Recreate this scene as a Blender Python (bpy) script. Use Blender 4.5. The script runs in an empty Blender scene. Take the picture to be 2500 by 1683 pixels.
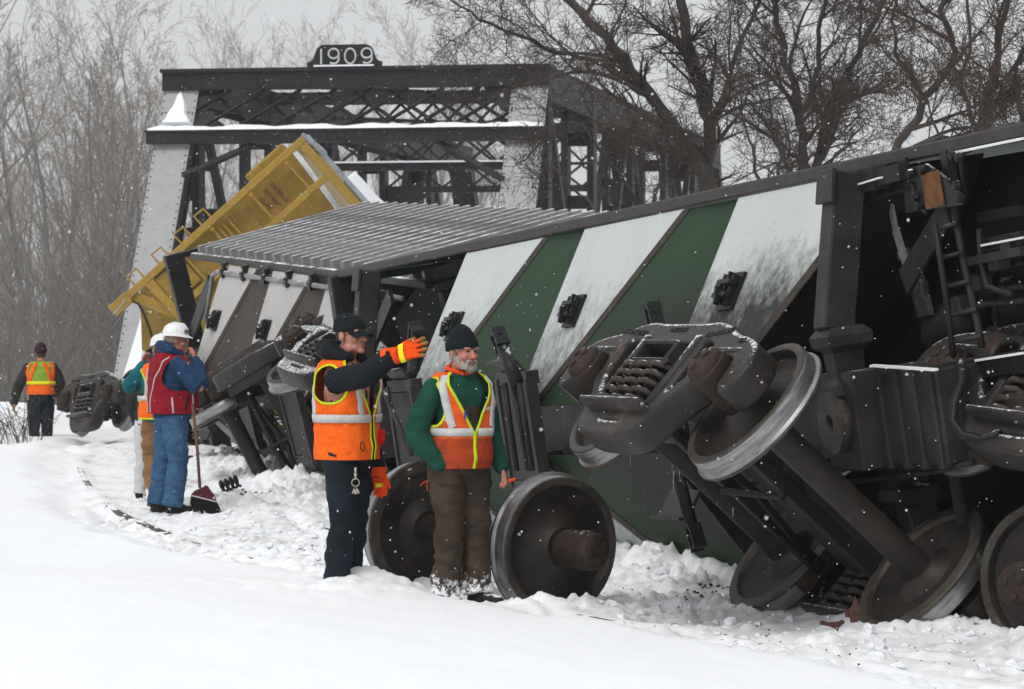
import bpy, bmesh, math, random
import numpy as np
from mathutils import Vector, Matrix, noise as mnoise

R = math.radians
scene = bpy.context.scene
COL = scene.collection

# ------------------------------------------------------------------ camera
EYE = 1.75
FPX = 8000.0            # focal length in photograph pixels (2500 wide)
cam_data = bpy.data.cameras.new('camera')
cam = bpy.data.objects.new('camera', cam_data)
COL.objects.link(cam)
cam.location = (0, 0, EYE)
cam.rotation_euler = (R(90), 0, 0)
cam_data.sensor_width = 36.0
cam_data.lens = FPX / 2500 * 36.0
cam_data.shift_y = -(841.5 - 808) / 2500
cam_data.clip_start = 0.1
cam_data.clip_end = 3000
cam_data.dof.use_dof = True
cam_data.dof.focus_distance = 21.5
cam_data.dof.aperture_fstop = 9.0
scene.camera = cam

# ------------------------------------------------------------------ sky, sun, exposure
SUN_EL, SUN_AZ = R(52), R(205)
world = bpy.data.worlds.new('World')
scene.world = world
world.use_nodes = True
wn, wl = world.node_tree.nodes, world.node_tree.links
wn.clear()
w_out = wn.new('ShaderNodeOutputWorld')
w_bg = wn.new('ShaderNodeBackground')
w_sky = wn.new('ShaderNodeTexSky')
w_sky.sky_type = 'NISHITA'
w_sky.sun_disc = False
w_sky.sun_elevation = SUN_EL
w_sky.sun_rotation = SUN_AZ
w_sky.dust_density = 6.0
w_hsv = wn.new('ShaderNodeHueSaturation')
w_hsv.inputs['Saturation'].default_value = 0.10
w_mix = wn.new('ShaderNodeMix')
w_mix.data_type = 'RGBA'
w_mix.inputs[0].default_value = 0.80
w_mix.inputs[7].default_value = (6.2, 6.35, 6.5, 1)      # an even layer of snow cloud
wl.new(w_sky.outputs[0], w_hsv.inputs['Color'])
wl.new(w_hsv.outputs[0], w_mix.inputs[6])
wl.new(w_mix.outputs[2], w_bg.inputs['Color'])
w_bg.inputs['Strength'].default_value = 0.10
wl.new(w_bg.outputs[0], w_out.inputs['Surface'])

sun_data = bpy.data.lights.new('sun', 'SUN')
sun_data.energy = 1.0
sun_data.angle = R(25)
sun_data.color = (1.0, 0.98, 0.95)
sun = bpy.data.objects.new('sun', sun_data)
COL.objects.link(sun)
sd = Vector((math.sin(SUN_AZ) * math.cos(SUN_EL), math.cos(SUN_AZ) * math.cos(SUN_EL), math.sin(SUN_EL)))
sun.rotation_euler = (-sd).to_track_quat('-Z', 'Y').to_euler()

scene.view_settings.view_transform = 'Standard'
scene.view_settings.look = 'None'
scene.view_settings.exposure = 0.38
scene.view_settings.gamma = 1.0
scene.view_settings.use_curve_mapping = False
scene.cycles.use_denoising = True
scene.cycles.max_bounces = 4
scene.cycles.diffuse_bounces = 2
scene.cycles.glossy_bounces = 2
scene.cycles.volume_bounces = 0
scene.cycles.transparent_max_bounces = 8

# ------------------------------------------------------------------ helpers
def P(px, py, Y):
    """photograph pixel at depth Y -> world point"""
    return Vector(((px - 1250) / FPX * Y, Y, EYE + (808 - py) / FPX * Y))

def tag(o, label=None, cat=None, group=None, kind=None):
    if label: o['label'] = label
    if cat: o['category'] = cat
    if group: o['group'] = group
    if kind: o['kind'] = kind
    return o

def empty(name, mat=None, label=None, cat=None, group=None):
    o = bpy.data.objects.new(name, None)
    COL.objects.link(o)
    o.empty_display_size = 0.1
    if mat is not None: o.matrix_world = mat
    return tag(o, label, cat, group)

def link_mesh(name, me, mat=None, parent=None, smooth=False):
    o = bpy.data.objects.new(name, me)
    COL.objects.link(o)
    if mat is not None and not me.materials: me.materials.append(mat)
    if parent is not None: o.parent = parent
    if smooth:
        me.polygons.foreach_set('use_smooth', [True] * len(me.polygons))
    return o

def frames_along(pts):
    """tangent, n1, n2 for each point of a polyline (parallel transport)"""
    n = len(pts)
    out = []
    prev = None
    for i in range(n):
        t = (pts[min(i + 1, n - 1)] - pts[max(i - 1, 0)])
        if t.length < 1e-9: t = Vector((0, 0, 1))
        t.normalize()
        if prev is None:
            a = Vector((0, 0, 1)) if abs(t.z) < 0.9 else Vector((1, 0, 0))
            n1 = (a - t * a.dot(t)).normalized()
        else:
            n1 = prev - t * prev.dot(t)
            if n1.length < 1e-6:
                a = Vector((0, 0, 1)) if abs(t.z) < 0.9 else Vector((1, 0, 0))
                n1 = a - t * a.dot(t)
            n1.normalize()
        prev = n1
        out.append((t, n1, t.cross(n1)))
    return out

class MB:
    """collects shapes; build() links them as ONE mesh object"""
    def __init__(s):
        s.v = []; s.f = []
    def add(s, verts, faces, M=None):
        b = len(s.v)
        if M is not None: verts = [M @ Vector(p) for p in verts]
        s.v.extend(tuple(p) for p in verts)
        s.f.extend(tuple(i + b for i in f) for f in faces)
        return s
    def box(s, x0, x1, y0, y1, z0, z1, M=None):
        vs = [(x0,y0,z0),(x1,y0,z0),(x1,y1,z0),(x0,y1,z0),(x0,y0,z1),(x1,y0,z1),(x1,y1,z1),(x0,y1,z1)]
        return s.add(vs, [(0,3,2,1),(4,5,6,7),(0,1,5,4),(1,2,6,5),(2,3,7,6),(3,0,4,7)], M)
    def bbox(s, x0, x1, y0, y1, z0, z1, b=0.01, M=None):
        """box with chamfered edges"""
        b = min(b, (x1-x0)*.45, (y1-y0)*.45, (z1-z0)*.45)
        bm = bmesh.new()
        bmesh.ops.create_cube(bm, size=1.0)
        for v in bm.verts:
            v.co = Vector((x0+(v.co.x+.5)*(x1-x0), y0+(v.co.y+.5)*(y1-y0), z0+(v.co.z+.5)*(z1-z0)))
        bmesh.ops.bevel(bm, geom=bm.edges[:], offset=b, segments=1, affect='EDGES', profile=0.5)
        bm.verts.index_update()
        s.add([v.co.copy() for v in bm.verts], [[v.index for v in f.verts] for f in bm.faces], M)
        bm.free()
        return s
    def bar(s, a, b, w, h, up=None, bev=0.0):
        """rectangular bar from a to b; h along 'up', w across"""
        a, b = Vector(a), Vector(b)
        t = (b - a); L = t.length; t.normalize()
        u = Vector(up) if up is not None else (Vector((0,0,1)) if abs(t.z) < .95 else Vector((0,1,0)))
        u = (u - t * u.dot(t)).normalized()
        r = t.cross(u)
        M = Matrix((( t.x, r.x, u.x, a.x),( t.y, r.y, u.y, a.y),( t.z, r.z, u.z, a.z),(0,0,0,1)))
        if bev: return s.bbox(0, L, -w/2, w/2, -h/2, h/2, bev, M)
        return s.box(0, L, -w/2, w/2, -h/2, h/2, M)
    def tube(s, pts, r, n=8, caps=True, dome=False, ry=None):
        pts = [Vector(p) for p in pts]
        m = len(pts)
        rs = list(r) if hasattr(r, '__len__') else [r] * m
        rys = (list(ry) if hasattr(ry, '__len__') else [ry] * m) if ry is not None else rs
        fr = frames_along(pts)
        b = len(s.v)
        cs = [(math.cos(2*math.pi*k/n), math.sin(2*math.pi*k/n)) for k in range(n)]
        rings = []
        if dome:
            for a in (0.25, 0.55, 0.83):
                c = math.sqrt(1-(1-a)**2)
                rings.append((pts[0] - fr[0][0]*rs[0]*(1-a), rs[0]*c, rys[0]*c, fr[0]))
        for i in range(m): rings.append((pts[i], rs[i], rys[i], fr[i]))
        if dome:
            for a in (0.83, 0.55, 0.25):
                c = math.sqrt(1-(1-a)**2)
                rings.append((pts[-1] + fr[-1][0]*rs[-1]*(1-a), rs[-1]*c, rys[-1]*c, fr[-1]))
        for (p, ra, rb, (t, n1, n2)) in rings:
            for c, sn in cs:
                q = p + n1*(c*ra) + n2*(sn*rb)
                s.v.append((q.x, q.y, q.z))
        M = len(rings)
        for i in range(M-1):
            o0, o1 = b+i*n, b+(i+1)*n
            for k in range(n):
                k2 = (k+1) % n
                s.f.append((o0+k, o0+k2, o1+k2, o1+k))
        if caps:
            s.f.append(tuple(b+k for k in range(n-1, -1, -1)))
            s.f.append(tuple(b+(M-1)*n+k for k in range(n)))
        return s
    def lathe(s, prof, n=32, M=None, closed=False):
        """prof: (axial y, radius) list; revolved round the local Y axis"""
        b = []
        m = len(prof)
        vs = []
        for (y, r) in prof:
            for k in range(n):
                a = 2*math.pi*k/n
                vs.append((r*math.cos(a), y, r*math.sin(a)))
        fs = []
        for i in range(m-1 if not closed else m):
            i2 = (i+1) % m
            for k in range(n):
                k2 = (k+1) % n
                fs.append((i*n+k, i2*n+k, i2*n+k2, i*n+k2))
        if not closed:
            fs.append(tuple(range(n))); fs.append(tuple((m-1)*n+k for k in range(n-1,-1,-1)))
        return s.add(vs, fs, M)
    def ellipsoid(s, c, r, n=16, m=10, M=None):
        vs = [(c[0], c[1], c[2]+r[2])]
        for i in range(1, m):
            th = math.pi*i/m
            for k in range(n):
                a = 2*math.pi*k/n
                vs.append((c[0]+r[0]*math.sin(th)*math.cos(a), c[1]+r[1]*math.sin(th)*math.sin(a), c[2]+r[2]*math.cos(th)))
        vs.append((c[0], c[1], c[2]-r[2]))
        fs = [(0, 1+k, 1+(k+1)%n) for k in range(n)]
        for i in range(m-2):
            for k in range(n):
                a = 1+i*n
                fs.append((a+k, a+n+k, a+n+(k+1)%n, a+(k+1)%n))
        e = len(vs)-1
        fs += [(e, 1+(m-2)*n+(k+1)%n, 1+(m-2)*n+k) for k in range(n)]
        return s.add(vs, fs, M)
    def prism(s, poly, z0, z1, M=None):
        """polygon in local XY extruded along Z"""
        n = len(poly)
        vs = [(x, y, z0) for x, y in poly] + [(x, y, z1) for x, y in poly]
        fs = [tuple(range(n-1,-1,-1)), tuple(range(n, 2*n))]
        fs += [(i, (i+1)%n, n+(i+1)%n, n+i) for i in range(n)]
        return s.add(vs, fs, M)
    def slab(s, quad, th):
        """a sheet of thickness th from 3D corner points"""
        q = [Vector(p) for p in quad]
        nrm = Vector((0,0,0))
        for i in range(len(q)):
            nrm += q[i].cross(q[(i+1) % len(q)])
        nrm.normalize()
        n = len(q)
        vs = [p - nrm*th/2 for p in q] + [p + nrm*th/2 for p in q]
        fs = [tuple(range(n-1,-1,-1)), tuple(range(n, 2*n))] + [(i,(i+1)%n,n+(i+1)%n,n+i) for i in range(n)]
        return s.add(vs, fs)
    def mesh(s, name):
        me = bpy.data.meshes.new(name)
        me.from_pydata(s.v, [], s.f)
        me.update()
        return me
    def build(s, name, mat, parent=None, smooth=False):
        return link_mesh(name, s.mesh(name), mat, parent, smooth)

def shade_auto(o, ang=35):
    """smooth shading with sharp edges above an angle"""
    me = o.data
    bm = bmesh.new(); bm.from_mesh(me)
    for e in bm.edges:
        if len(e.link_faces) == 2:
            e.smooth = e.calc_face_angle(0) < R(ang)
    for f in bm.faces: f.smooth = True
    bm.to_mesh(me); bm.free()
    return o

def eval_mesh(o):
    """apply an object's modifiers and return a new mesh"""
    dg = bpy.context.evaluated_depsgraph_get()
    me = bpy.data.meshes.new_from_object(o.evaluated_get(dg))
    return me

def curve_solid(name, loops, depth, bevel, res=2):
    """filled 2D outline with holes, extruded and rounded -> mesh (XY plane, extruded along Z)"""
    cu = bpy.data.curves.new('tmp', 'CURVE')
    cu.dimensions = '2D'; cu.fill_mode = 'BOTH'
    cu.extrude = max(depth/2 - bevel, 0.001); cu.bevel_depth = bevel; cu.bevel_resolution = res
    for lp in loops:
        sp = cu.splines.new('POLY')
        sp.points.add(len(lp)-1)
        for p, (x, y) in zip(sp.points, lp): p.co = (x, y, 0, 1)
        sp.use_cyclic_u = True
    o = bpy.data.objects.new('tmp', cu); COL.objects.link(o)
    bpy.context.view_layer.update()
    me = eval_mesh(o); me.name = name
    me.materials.clear()
    bpy.data.objects.remove(o); bpy.data.curves.remove(cu)
    return me

def text_mesh(name, txt, size, depth=0.003, shear=0.0, space=1.0):
    cu = bpy.data.curves.new('tmp', 'FONT')
    cu.body = txt; cu.size = size; cu.extrude = depth; cu.align_x = 'CENTER'; cu.align_y = 'CENTER'
    cu.shear = shear; cu.space_character = space; cu.resolution_u = 3
    o = bpy.data.objects.new('tmp', cu); COL.objects.link(o)
    bpy.context.view_layer.update()
    me = eval_mesh(o); me.name = name
    me.materials.clear()
    bpy.data.objects.remove(o); bpy.data.curves.remove(cu)
    return me

def round_poly(pts, r=0.03, n=4):
    """round the corners of a 2D polygon"""
    out = []
    m = len(pts)
    for i in range(m):
        p0, p1, p2 = Vector(pts[i-1]), Vector(pts[i]), Vector(pts[(i+1) % m])
        a, b = (p0-p1), (p2-p1)
        k = min(r, a.length*.45, b.length*.45)
        q0, q2 = p1 + a.normalized()*k, p1 + b.normalized()*k
        for j in range(n+1):
            t = j/n
            q = q0*(1-t)**2 + p1*2*t*(1-t) + q2*t*t
            out.append((q.x, q.y))
    return out

def copy_tree(o, parent=None):
    c = o.copy(); COL.objects.link(c)
    if parent is not None:
        c.parent = parent
    for ch in o.children: copy_tree(ch, c)
    return c

def basis(o, x, y, z):
    x, y, z, o = Vector(x), Vector(y), Vector(z), Vector(o)
    return Matrix(((x.x,y.x,z.x,o.x),(x.y,y.y,z.y,o.y),(x.z,y.z,z.z,o.z),(0,0,0,1)))

# vectorised 2D/3D gradient noise
def _hash(ix, iy, iz, seed):
    h = (ix.astype(np.int64)*374761393 + iy.astype(np.int64)*668265263 + iz.astype(np.int64)*2147483647 + seed*974634777) & 0xffffffff
    h = ((h ^ (h >> 13)) * 1274126177) & 0xffffffff
    h = (h ^ (h >> 16)) & 0xffff
    return h / 32767.5 - 1.0
def vnoise(x, y, z=None, seed=0):
    x = np.asarray(x, float); y = np.asarray(y, float)
    z = np.zeros_like(x) if z is None else np.asarray(z, float)
    ix, iy, iz = np.floor(x), np.floor(y), np.floor(z)
    fx, fy, fz = x-ix, y-iy, z-iz
    ux, uy, uz = fx*fx*(3-2*fx), fy*fy*(3-2*fy), fz*fz*(3-2*fz)
    r = 0
    for dx in (0,1):
        for dy in (0,1):
            for dz in (0,1):
                w = (ux if dx else 1-ux)*(uy if dy else 1-uy)*(uz if dz else 1-uz)
                r = r + w*_hash(ix+dx, iy+dy, iz+dz, seed)
    return r
def fbm(x, y, z=None, oct=4, seed=0, billow=False):
    r = 0; a = 1.0; s = 1.0; tot = 0
    for i in range(oct):
        n = vnoise(x*s+i*17.3, y*s+i*9.1, None if z is None else z*s+i*5.7, seed+i)
        if billow: n = np.abs(n)*2-0.7
        r = r + a*n; tot += a; a *= .5; s *= 2.03
    return r/tot
def sstep(a, b, x):
    t = np.clip((x-a)/(b-a), 0, 1)
    return t*t*(3-2*t)

# ------------------------------------------------------------------ materials
def mat(name, col, col2=None, rough=0.6, metal=0.0, scale=6.0, bump=0.15, bscale=40.0, snow=0.0, snow_scale=9.0,
        dirt=None, dirt_amt=0.0, dirt_scale=2.5, stretch=(1,1,1), spec=0.22, snow_lo=0.35, bdist=0.01, fine=0.35):
    m = bpy.data.materials.new(name)
    m.use_nodes = True
    nt = m.node_tree; N = nt.nodes; L = nt.links
    bs = N['Principled BSDF']
    bs.inputs['Roughness'].default_value = rough
    bs.inputs['Metallic'].default_value = metal
    bs.inputs['Specular IOR Level'].default_value = spec
    tc = N.new('ShaderNodeTexCoord')
    mp = N.new('ShaderNodeMapping'); mp.inputs['Scale'].default_value = stretch
    L.new(tc.outputs['Object'], mp.inputs[0])
    n1 = N.new('ShaderNodeTexNoise'); n1.inputs['Scale'].default_value = scale; n1.inputs['Detail'].default_value = 6; n1.inputs['Roughness'].default_value = .62
    L.new(mp.outputs[0], n1.inputs['Vector'])
    def mix(a, b, fac):
        x = N.new('ShaderNodeMix'); x.data_type = 'RGBA'
        if isinstance(a, tuple): x.inputs[6].default_value = (*a, 1)
        else: L.new(a, x.inputs[6])
        if isinstance(b, tuple): x.inputs[7].default_value = (*b, 1)
        else: L.new(b, x.inputs[7])
        L.new(fac, x.inputs[0])
        return x.outputs[2]
    def ramp(src, lo, hi):
        r = N.new('ShaderNodeMapRange'); r.interpolation_type = 'SMOOTHSTEP'
        r.inputs[1].default_value = lo; r.inputs[2].default_value = hi
        L.new(src, r.inputs[0]); return r.outputs[0]
    if col2 is None: col2 = tuple(c*.6 for c in col)
    # fine mottling so that no sheet of paint is perfectly even
    nf = N.new('ShaderNodeTexNoise'); nf.inputs['Scale'].default_value = scale*7; nf.inputs['Detail'].default_value = 5; nf.inputs['Roughness'].default_value = .7
    L.new(mp.outputs[0], nf.inputs['Vector'])
    c = mix(col, col2, ramp(n1.outputs['Fac'], .35, .68))
    if fine > 0:
        mf = N.new('ShaderNodeMath'); mf.operation = 'MULTIPLY'; L.new(ramp(nf.outputs['Fac'], .42, .70), mf.inputs[0]); mf.inputs[1].default_value = fine
        c = mix(c, tuple(v*.35 for v in col), mf.outputs[0])
    if dirt is not None:
        n2 = N.new('ShaderNodeTexNoise'); n2.inputs['Scale'].default_value = dirt_scale; n2.inputs['Detail'].default_value = 8; n2.inputs['Roughness'].default_value = .7
        L.new(mp.outputs[0], n2.inputs['Vector'])
        c = mix(c, dirt, ramp(n2.outputs['Fac'], .62 - .3*dirt_amt, .78 - .25*dirt_amt))
    rough_out = None
    if snow > 0:
        g = N.new('ShaderNodeNewGeometry')
        sx = N.new('ShaderNodeSeparateXYZ'); L.new(g.outputs['Normal'], sx.inputs[0])
        n3 = N.new('ShaderNodeTexNoise'); n3.inputs['Scale'].default_value = snow_scale; n3.inputs['Detail'].default_value = 9; n3.inputs['Roughness'].default_value = .75
        L.new(tc.outputs['Object'], n3.inputs['Vector'])
        up = ramp(sx.outputs[2], snow_lo, .95)
        ma = N.new('ShaderNodeMath'); ma.operation = 'MULTIPLY_ADD'
        L.new(up, ma.inputs[0]); ma.inputs[1].default_value = snow; 
        L.new(n3.outputs['Fac'], ma.inputs[2])
        f = ramp(ma.outputs[0], .92, 1.06)
        c = mix(c, (.82, .84, .87), f)
        rr = N.new('ShaderNodeMix'); rr.data_type = 'FLOAT'
        rr.inputs[2].default_value = rough; rr.inputs[3].default_value = .8
        L.new(f, rr.inputs[0]); L.new(rr.outputs[0], bs.inputs['Roughness'])
        if metal:
            mm = N.new('ShaderNodeMix'); mm.data_type = 'FLOAT'
            mm.inputs[2].default_value = metal; mm.inputs[3].default_value = 0
            L.new(f, mm.inputs[0]); L.new(mm.outputs[0], bs.inputs['Metallic'])
    L.new(c, bs.inputs['Base Color'])
    if bump > 0:
        nb = N.new('ShaderNodeTexNoise'); nb.inputs['Scale'].default_value = bscale; nb.inputs['Detail'].default_value = 4
        L.new(mp.outputs[0], nb.inputs['Vector'])
        b = N.new('ShaderNodeBump'); b.inputs['Strength'].default_value = bump; b.inputs['Distance'].default_value = bdist
        L.new(nb.outputs['Fac'], b.inputs['Height']); L.new(b.outputs[0], bs.inputs['Normal'])
    return m

M = {}
M['steel']   = mat('truck_steel', (.036,.030,.027), (.018,.016,.015), rough=.62, scale=5, bump=.25, bscale=60, snow=.52, snow_scale=14, dirt=(.10,.052,.03), dirt_amt=.18)
M['casting'] = mat('cast_side_frame', (.029,.0235,.020), (.0135,.0115,.0105), rough=.46, spec=.35, scale=6, bump=.6, bscale=60, snow=.50, snow_scale=32, dirt=(.10,.055,.034), dirt_amt=.1, snow_lo=.22)
M['coil']    = mat('spring_steel', (.060,.047,.038), (.028,.023,.021), rough=.5, scale=12, bump=.1, snow=.42, snow_scale=30)
M['wheel']   = mat('wheel_plate', (.029,.022,.018), (.0135,.0112,.0102), rough=.5, spec=.3, scale=7, bump=.35, bscale=70, dirt=(.07,.045,.032), dirt_amt=.2)
M['rim']     = mat('wheel_rim', (.095,.082,.07), (.045,.038,.033), rough=.5, metal=.3, scale=9, bump=.1, bscale=90)
M['tread']   = mat('wheel_tread', (.38,.38,.38), (.20,.20,.205), rough=.36, metal=.85, scale=6, bump=.08, bscale=30, stretch=(1,8,1))
M['rust']    = mat('rusty_bearing', (.048,.030,.022), (.024,.018,.016), rough=.68, scale=9, bump=.2, snow=.4, snow_scale=20)
M['black']   = mat('black_frame', (.015,.015,.0155), (.008,.0085,.009), rough=.48, scale=5, bump=.15, bscale=40, snow=.42, snow_scale=10, dirt=(.035,.032,.029), dirt_amt=.2)
M['grime']   = mat('grimy_steel', (.036,.0315,.0285), (.0165,.0150,.0145), rough=.52, scale=4, bump=.15, bscale=40, snow=.40, snow_scale=11, dirt=(.075,.067,.061), dirt_amt=.15)
M['green']   = mat('green_car_paint', (.020,.056,.023), (.014,.034,.017), rough=.5, scale=1.2, stretch=(2.6,.7,.7), bump=.04, bscale=20, dirt=(.028,.025,.020), dirt_amt=.45, dirt_scale=.7)
M['dgreen']  = mat('dark_green_paint', (.008,.017,.010), (.006,.008,.007), rough=.55, scale=1.5, bump=.04, dirt=(.014,.013,.012), dirt_amt=.6, dirt_scale=1.0, snow=.25)
M['brown']   = mat('brown_car_paint', (.060,.046,.036), (.036,.028,.024), rough=.55, scale=1.6, stretch=(2.6,.7,.7), bump=.05, bscale=20, dirt=(.028,.025,.023), dirt_amt=.3, dirt_scale=1.2, snow=.3)
M['sill']    = mat('side_sill_paint', (.052,.045,.040), (.030,.026,.023), rough=.55, scale=2.5, bump=.08, bscale=30, dirt=(.035,.055,.038), dirt_amt=.25, dirt_scale=1.0, snow=.50, snow_lo=.6)
M['rib']     = mat('galvanised_side_post', (.30,.30,.305), (.15,.14,.135), rough=.40, metal=.2, scale=2.0, bump=.08, bscale=30, snow=.48, snow_scale=5, dirt=(.12,.085,.06), dirt_amt=.15, dirt_scale=1.0, snow_lo=.1)
M['sidesheet'] = mat('car_side_sheet', (.022,.021,.020), (.012,.0115,.011), rough=.6, scale=2, bump=.08, snow=.12, snow_scale=6)
M['yellow']  = mat('yellow_car_paint', (.33,.205,.036), (.28,.175,.036), rough=.45, scale=1.2, bump=.03, bscale=20, dirt=(.17,.11,.035), dirt_amt=.18, dirt_scale=.9)
M['yellow2'] = mat('yellow_frame_paint', (.40,.25,.048), (.35,.215,.045), rough=.45, scale=2.0, bump=.03, dirt=(.2,.12,.04), dirt_amt=.12)
M['galv']    = mat('galvanised_edge', (.42,.45,.47), (.25,.28,.30), rough=.4, metal=.4, scale=4, bump=.05, snow=.5)
M['bridge']  = mat('bridge_steel', (.019,.0185,.022), (.011,.0115,.014), rough=.6, scale=2.0, bump=.15, bscale=20, dirt=(.034,.021,.017), dirt_amt=.32, dirt_scale=.8, snow=.5, snow_scale=5, snow_lo=.7)
M['bpost']   = mat('bridge_post_frosted', (.36,.36,.37), (.33,.33,.34), rough=.75, scale=5, bump=.15, bscale=60, dirt=(.26,.25,.25), dirt_amt=.15, dirt_scale=2.5, fine=.10)
M['soot']    = mat('sooty_sheet', (.008,.008,.008), (.014,.013,.012), rough=.6, scale=2, bump=.05, dirt=(.024,.021,.018), dirt_amt=.2, dirt_scale=1.2)
M['sticker'] = mat('rust_placard', (.19,.075,.022), (.10,.042,.018), rough=.7, scale=14, bump=.2)
M['snow']    = mat('snow_cap', (.88,.89,.91), (.84,.86,.89), rough=.75, scale=8, bump=.25, bscale=30)
M['rail']    = mat('rail_steel', (.085,.07,.06), (.05,.042,.038), rough=.5, metal=.3, scale=10, bump=.1, snow=.35, snow_scale=3)
M['chalk']   = mat('orange_chalk', (.55,.10,.03), (.4,.08,.03), rough=.9, bump=0)
M['chalk2']  = mat('yellow_chalk', (.30,.27,.12), (.2,.2,.1), rough=.9, bump=0)
M['redpaint']= mat('red_lettering', (.26,.06,.03), (.2,.05,.03), rough=.7, bump=0)
# ------------------------------------------------------------------ striped hopper paint
def stripe_mat(name, base, grime, amt, soot=0.0):
    m = bpy.data.materials.new(name); m.use_nodes = True
    nt = m.node_tree; N = nt.nodes; L = nt.links; bs = N['Principled BSDF']
    bs.inputs['Roughness'].default_value = .6; bs.inputs['Specular IOR Level'].default_value = .2
    tc = N.new('ShaderNodeTexCoord')
    sp = N.new('ShaderNodeSeparateXYZ'); L.new(tc.outputs['Object'], sp.inputs[0])
    # soot thrown up round the doors: distance from the car's centre line
    a = N.new('ShaderNodeMath'); a.operation = 'SUBTRACT'; L.new(sp.outputs[1], a.inputs[0]); a.inputs[1].default_value = 1.52
    b = N.new('ShaderNodeMath'); b.operation = 'ABSOLUTE'; L.new(a.outputs[0], b.inputs[0])
    mr = N.new('ShaderNodeMapRange'); L.new(b.outputs[0], mr.inputs[0])
    mr.inputs[1].default_value = 1.25; mr.inputs[2].default_value = .45; mr.inputs[3].default_value = 0; mr.inputs[4].default_value = amt
    mp = N.new('ShaderNodeMapping'); mp.inputs['Scale'].default_value = (.8, .7, .7); L.new(tc.outputs['Object'], mp.inputs[0])
    n1 = N.new('ShaderNodeTexNoise'); n1.inputs['Scale'].default_value = 8; n1.inputs['Detail'].default_value = 12; n1.inputs['Roughness'].default_value = .82
    L.new(mp.outputs[0], n1.inputs['Vector'])
    # heavier soot towards the near end of the car
    me_ = N.new('ShaderNodeMapRange'); L.new(sp.outputs[0], me_.inputs[0]); me_.inputs[1].default_value = -4.2; me_.inputs[2].default_value = -.3; me_.inputs[3].default_value = .0; me_.inputs[4].default_value = soot
    mw = N.new('ShaderNodeMapRange'); L.new(b.outputs[0], mw.inputs[0]); mw.inputs[1].default_value = 1.30; mw.inputs[2].default_value = .7
    mm = N.new('ShaderNodeMath'); mm.operation = 'MULTIPLY_ADD'; L.new(me_.outputs[0], mm.inputs[0]); L.new(mw.outputs[0], mm.inputs[1]); L.new(mr.outputs[0], mm.inputs[2])
    ad = N.new('ShaderNodeMath'); ad.operation = 'ADD'; L.new(n1.outputs['Fac'], ad.inputs[0]); L.new(mm.outputs[0], ad.inputs[1])
    r1 = N.new('ShaderNodeMapRange'); r1.interpolation_type = 'SMOOTHSTEP'; L.new(ad.outputs[0], r1.inputs[0]); r1.inputs[1].default_value = .56; r1.inputs[2].default_value = 1.0
    # flecks
    mp2 = N.new('ShaderNodeMapping'); mp2.inputs['Scale'].default_value = (9, 16, 16); mp2.inputs['Rotation'].default_value = (0, 0, .5); L.new(tc.outputs['Object'], mp2.inputs[0])
    n2 = N.new('ShaderNodeTexNoise'); n2.inputs['Scale'].default_value = 2.4; n2.inputs['Detail'].default_value = 3; L.new(mp2.outputs[0], n2.inputs['Vector'])
    r2 = N.new('ShaderNodeMapRange'); L.new(n2.outputs['Fac'], r2.inputs[0]); r2.inputs[1].default_value = .70; r2.inputs[2].default_value = .74
    mx = N.new('ShaderNodeMath'); mx.operation = 'MAXIMUM'; L.new(r1.outputs[0], mx.inputs[0]); L.new(r2.outputs[0], mx.inputs[1])
    n3 = N.new('ShaderNodeTexNoise'); n3.inputs['Scale'].default_value = 1.3; n3.inputs['Detail'].default_value = 5; L.new(tc.outputs['Object'], n3.inputs['Vector'])
    c0 = N.new('ShaderNodeMix'); c0.data_type = 'RGBA'; c0.inputs[6].default_value = (*base, 1); c0.inputs[7].default_value = (*[c*.8 for c in base], 1); L.new(n3.outputs['Fac'], c0.inputs[0])
    c1 = N.new('ShaderNodeMix'); c1.data_type = 'RGBA'; L.new(c0.outputs[2], c1.inputs[6]); c1.inputs[7].default_value = (*grime, 1); L.new(mx.outputs[0], c1.inputs[0])
    L.new(c1.outputs[2], bs.inputs['Base Color'])
    return m
M['stripe'] = stripe_mat('white_stripe_paint', (.57,.605,.59), (.020,.020,.020), .30, .27)
M['green'] = stripe_mat('green_hopper_paint', (.015,.046,.018), (.015,.0125,.010), .24, .46)
M['stripeB'] = stripe_mat('dirty_white_stripe_paint', (.50,.485,.47), (.05,.042,.038), .16)

# ------------------------------------------------------------------ the snow-covered ground
LR_Y = np.array([2, 12.0, 15.67, 17.24, 20.9, 25.98, 32.0, 38.0, 44.3, 50.0, 56.0, 64.0, 74.0, 110, 400])
LR_X = np.array([7.5, 3.85, 2.45, 1.853, .10, -2.40, -3.92, -4.95, -5.88, -6.30, -6.2, -5.6, -4.2, 2.6, 55])
def rail_x(y): return np.interp(y, LR_Y, LR_X)
_ys = np.linspace(2, 400, 4000); _k = np.ones(41)/41
_sm = np.convolve(np.pad(rail_x(_ys), 20, mode='edge'), _k, 'valid')
def rail_xs(y): return np.interp(y, _ys, _sm)
def rail_slope(y): return (rail_xs(y+.2)-rail_xs(y-.2))/.4

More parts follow.
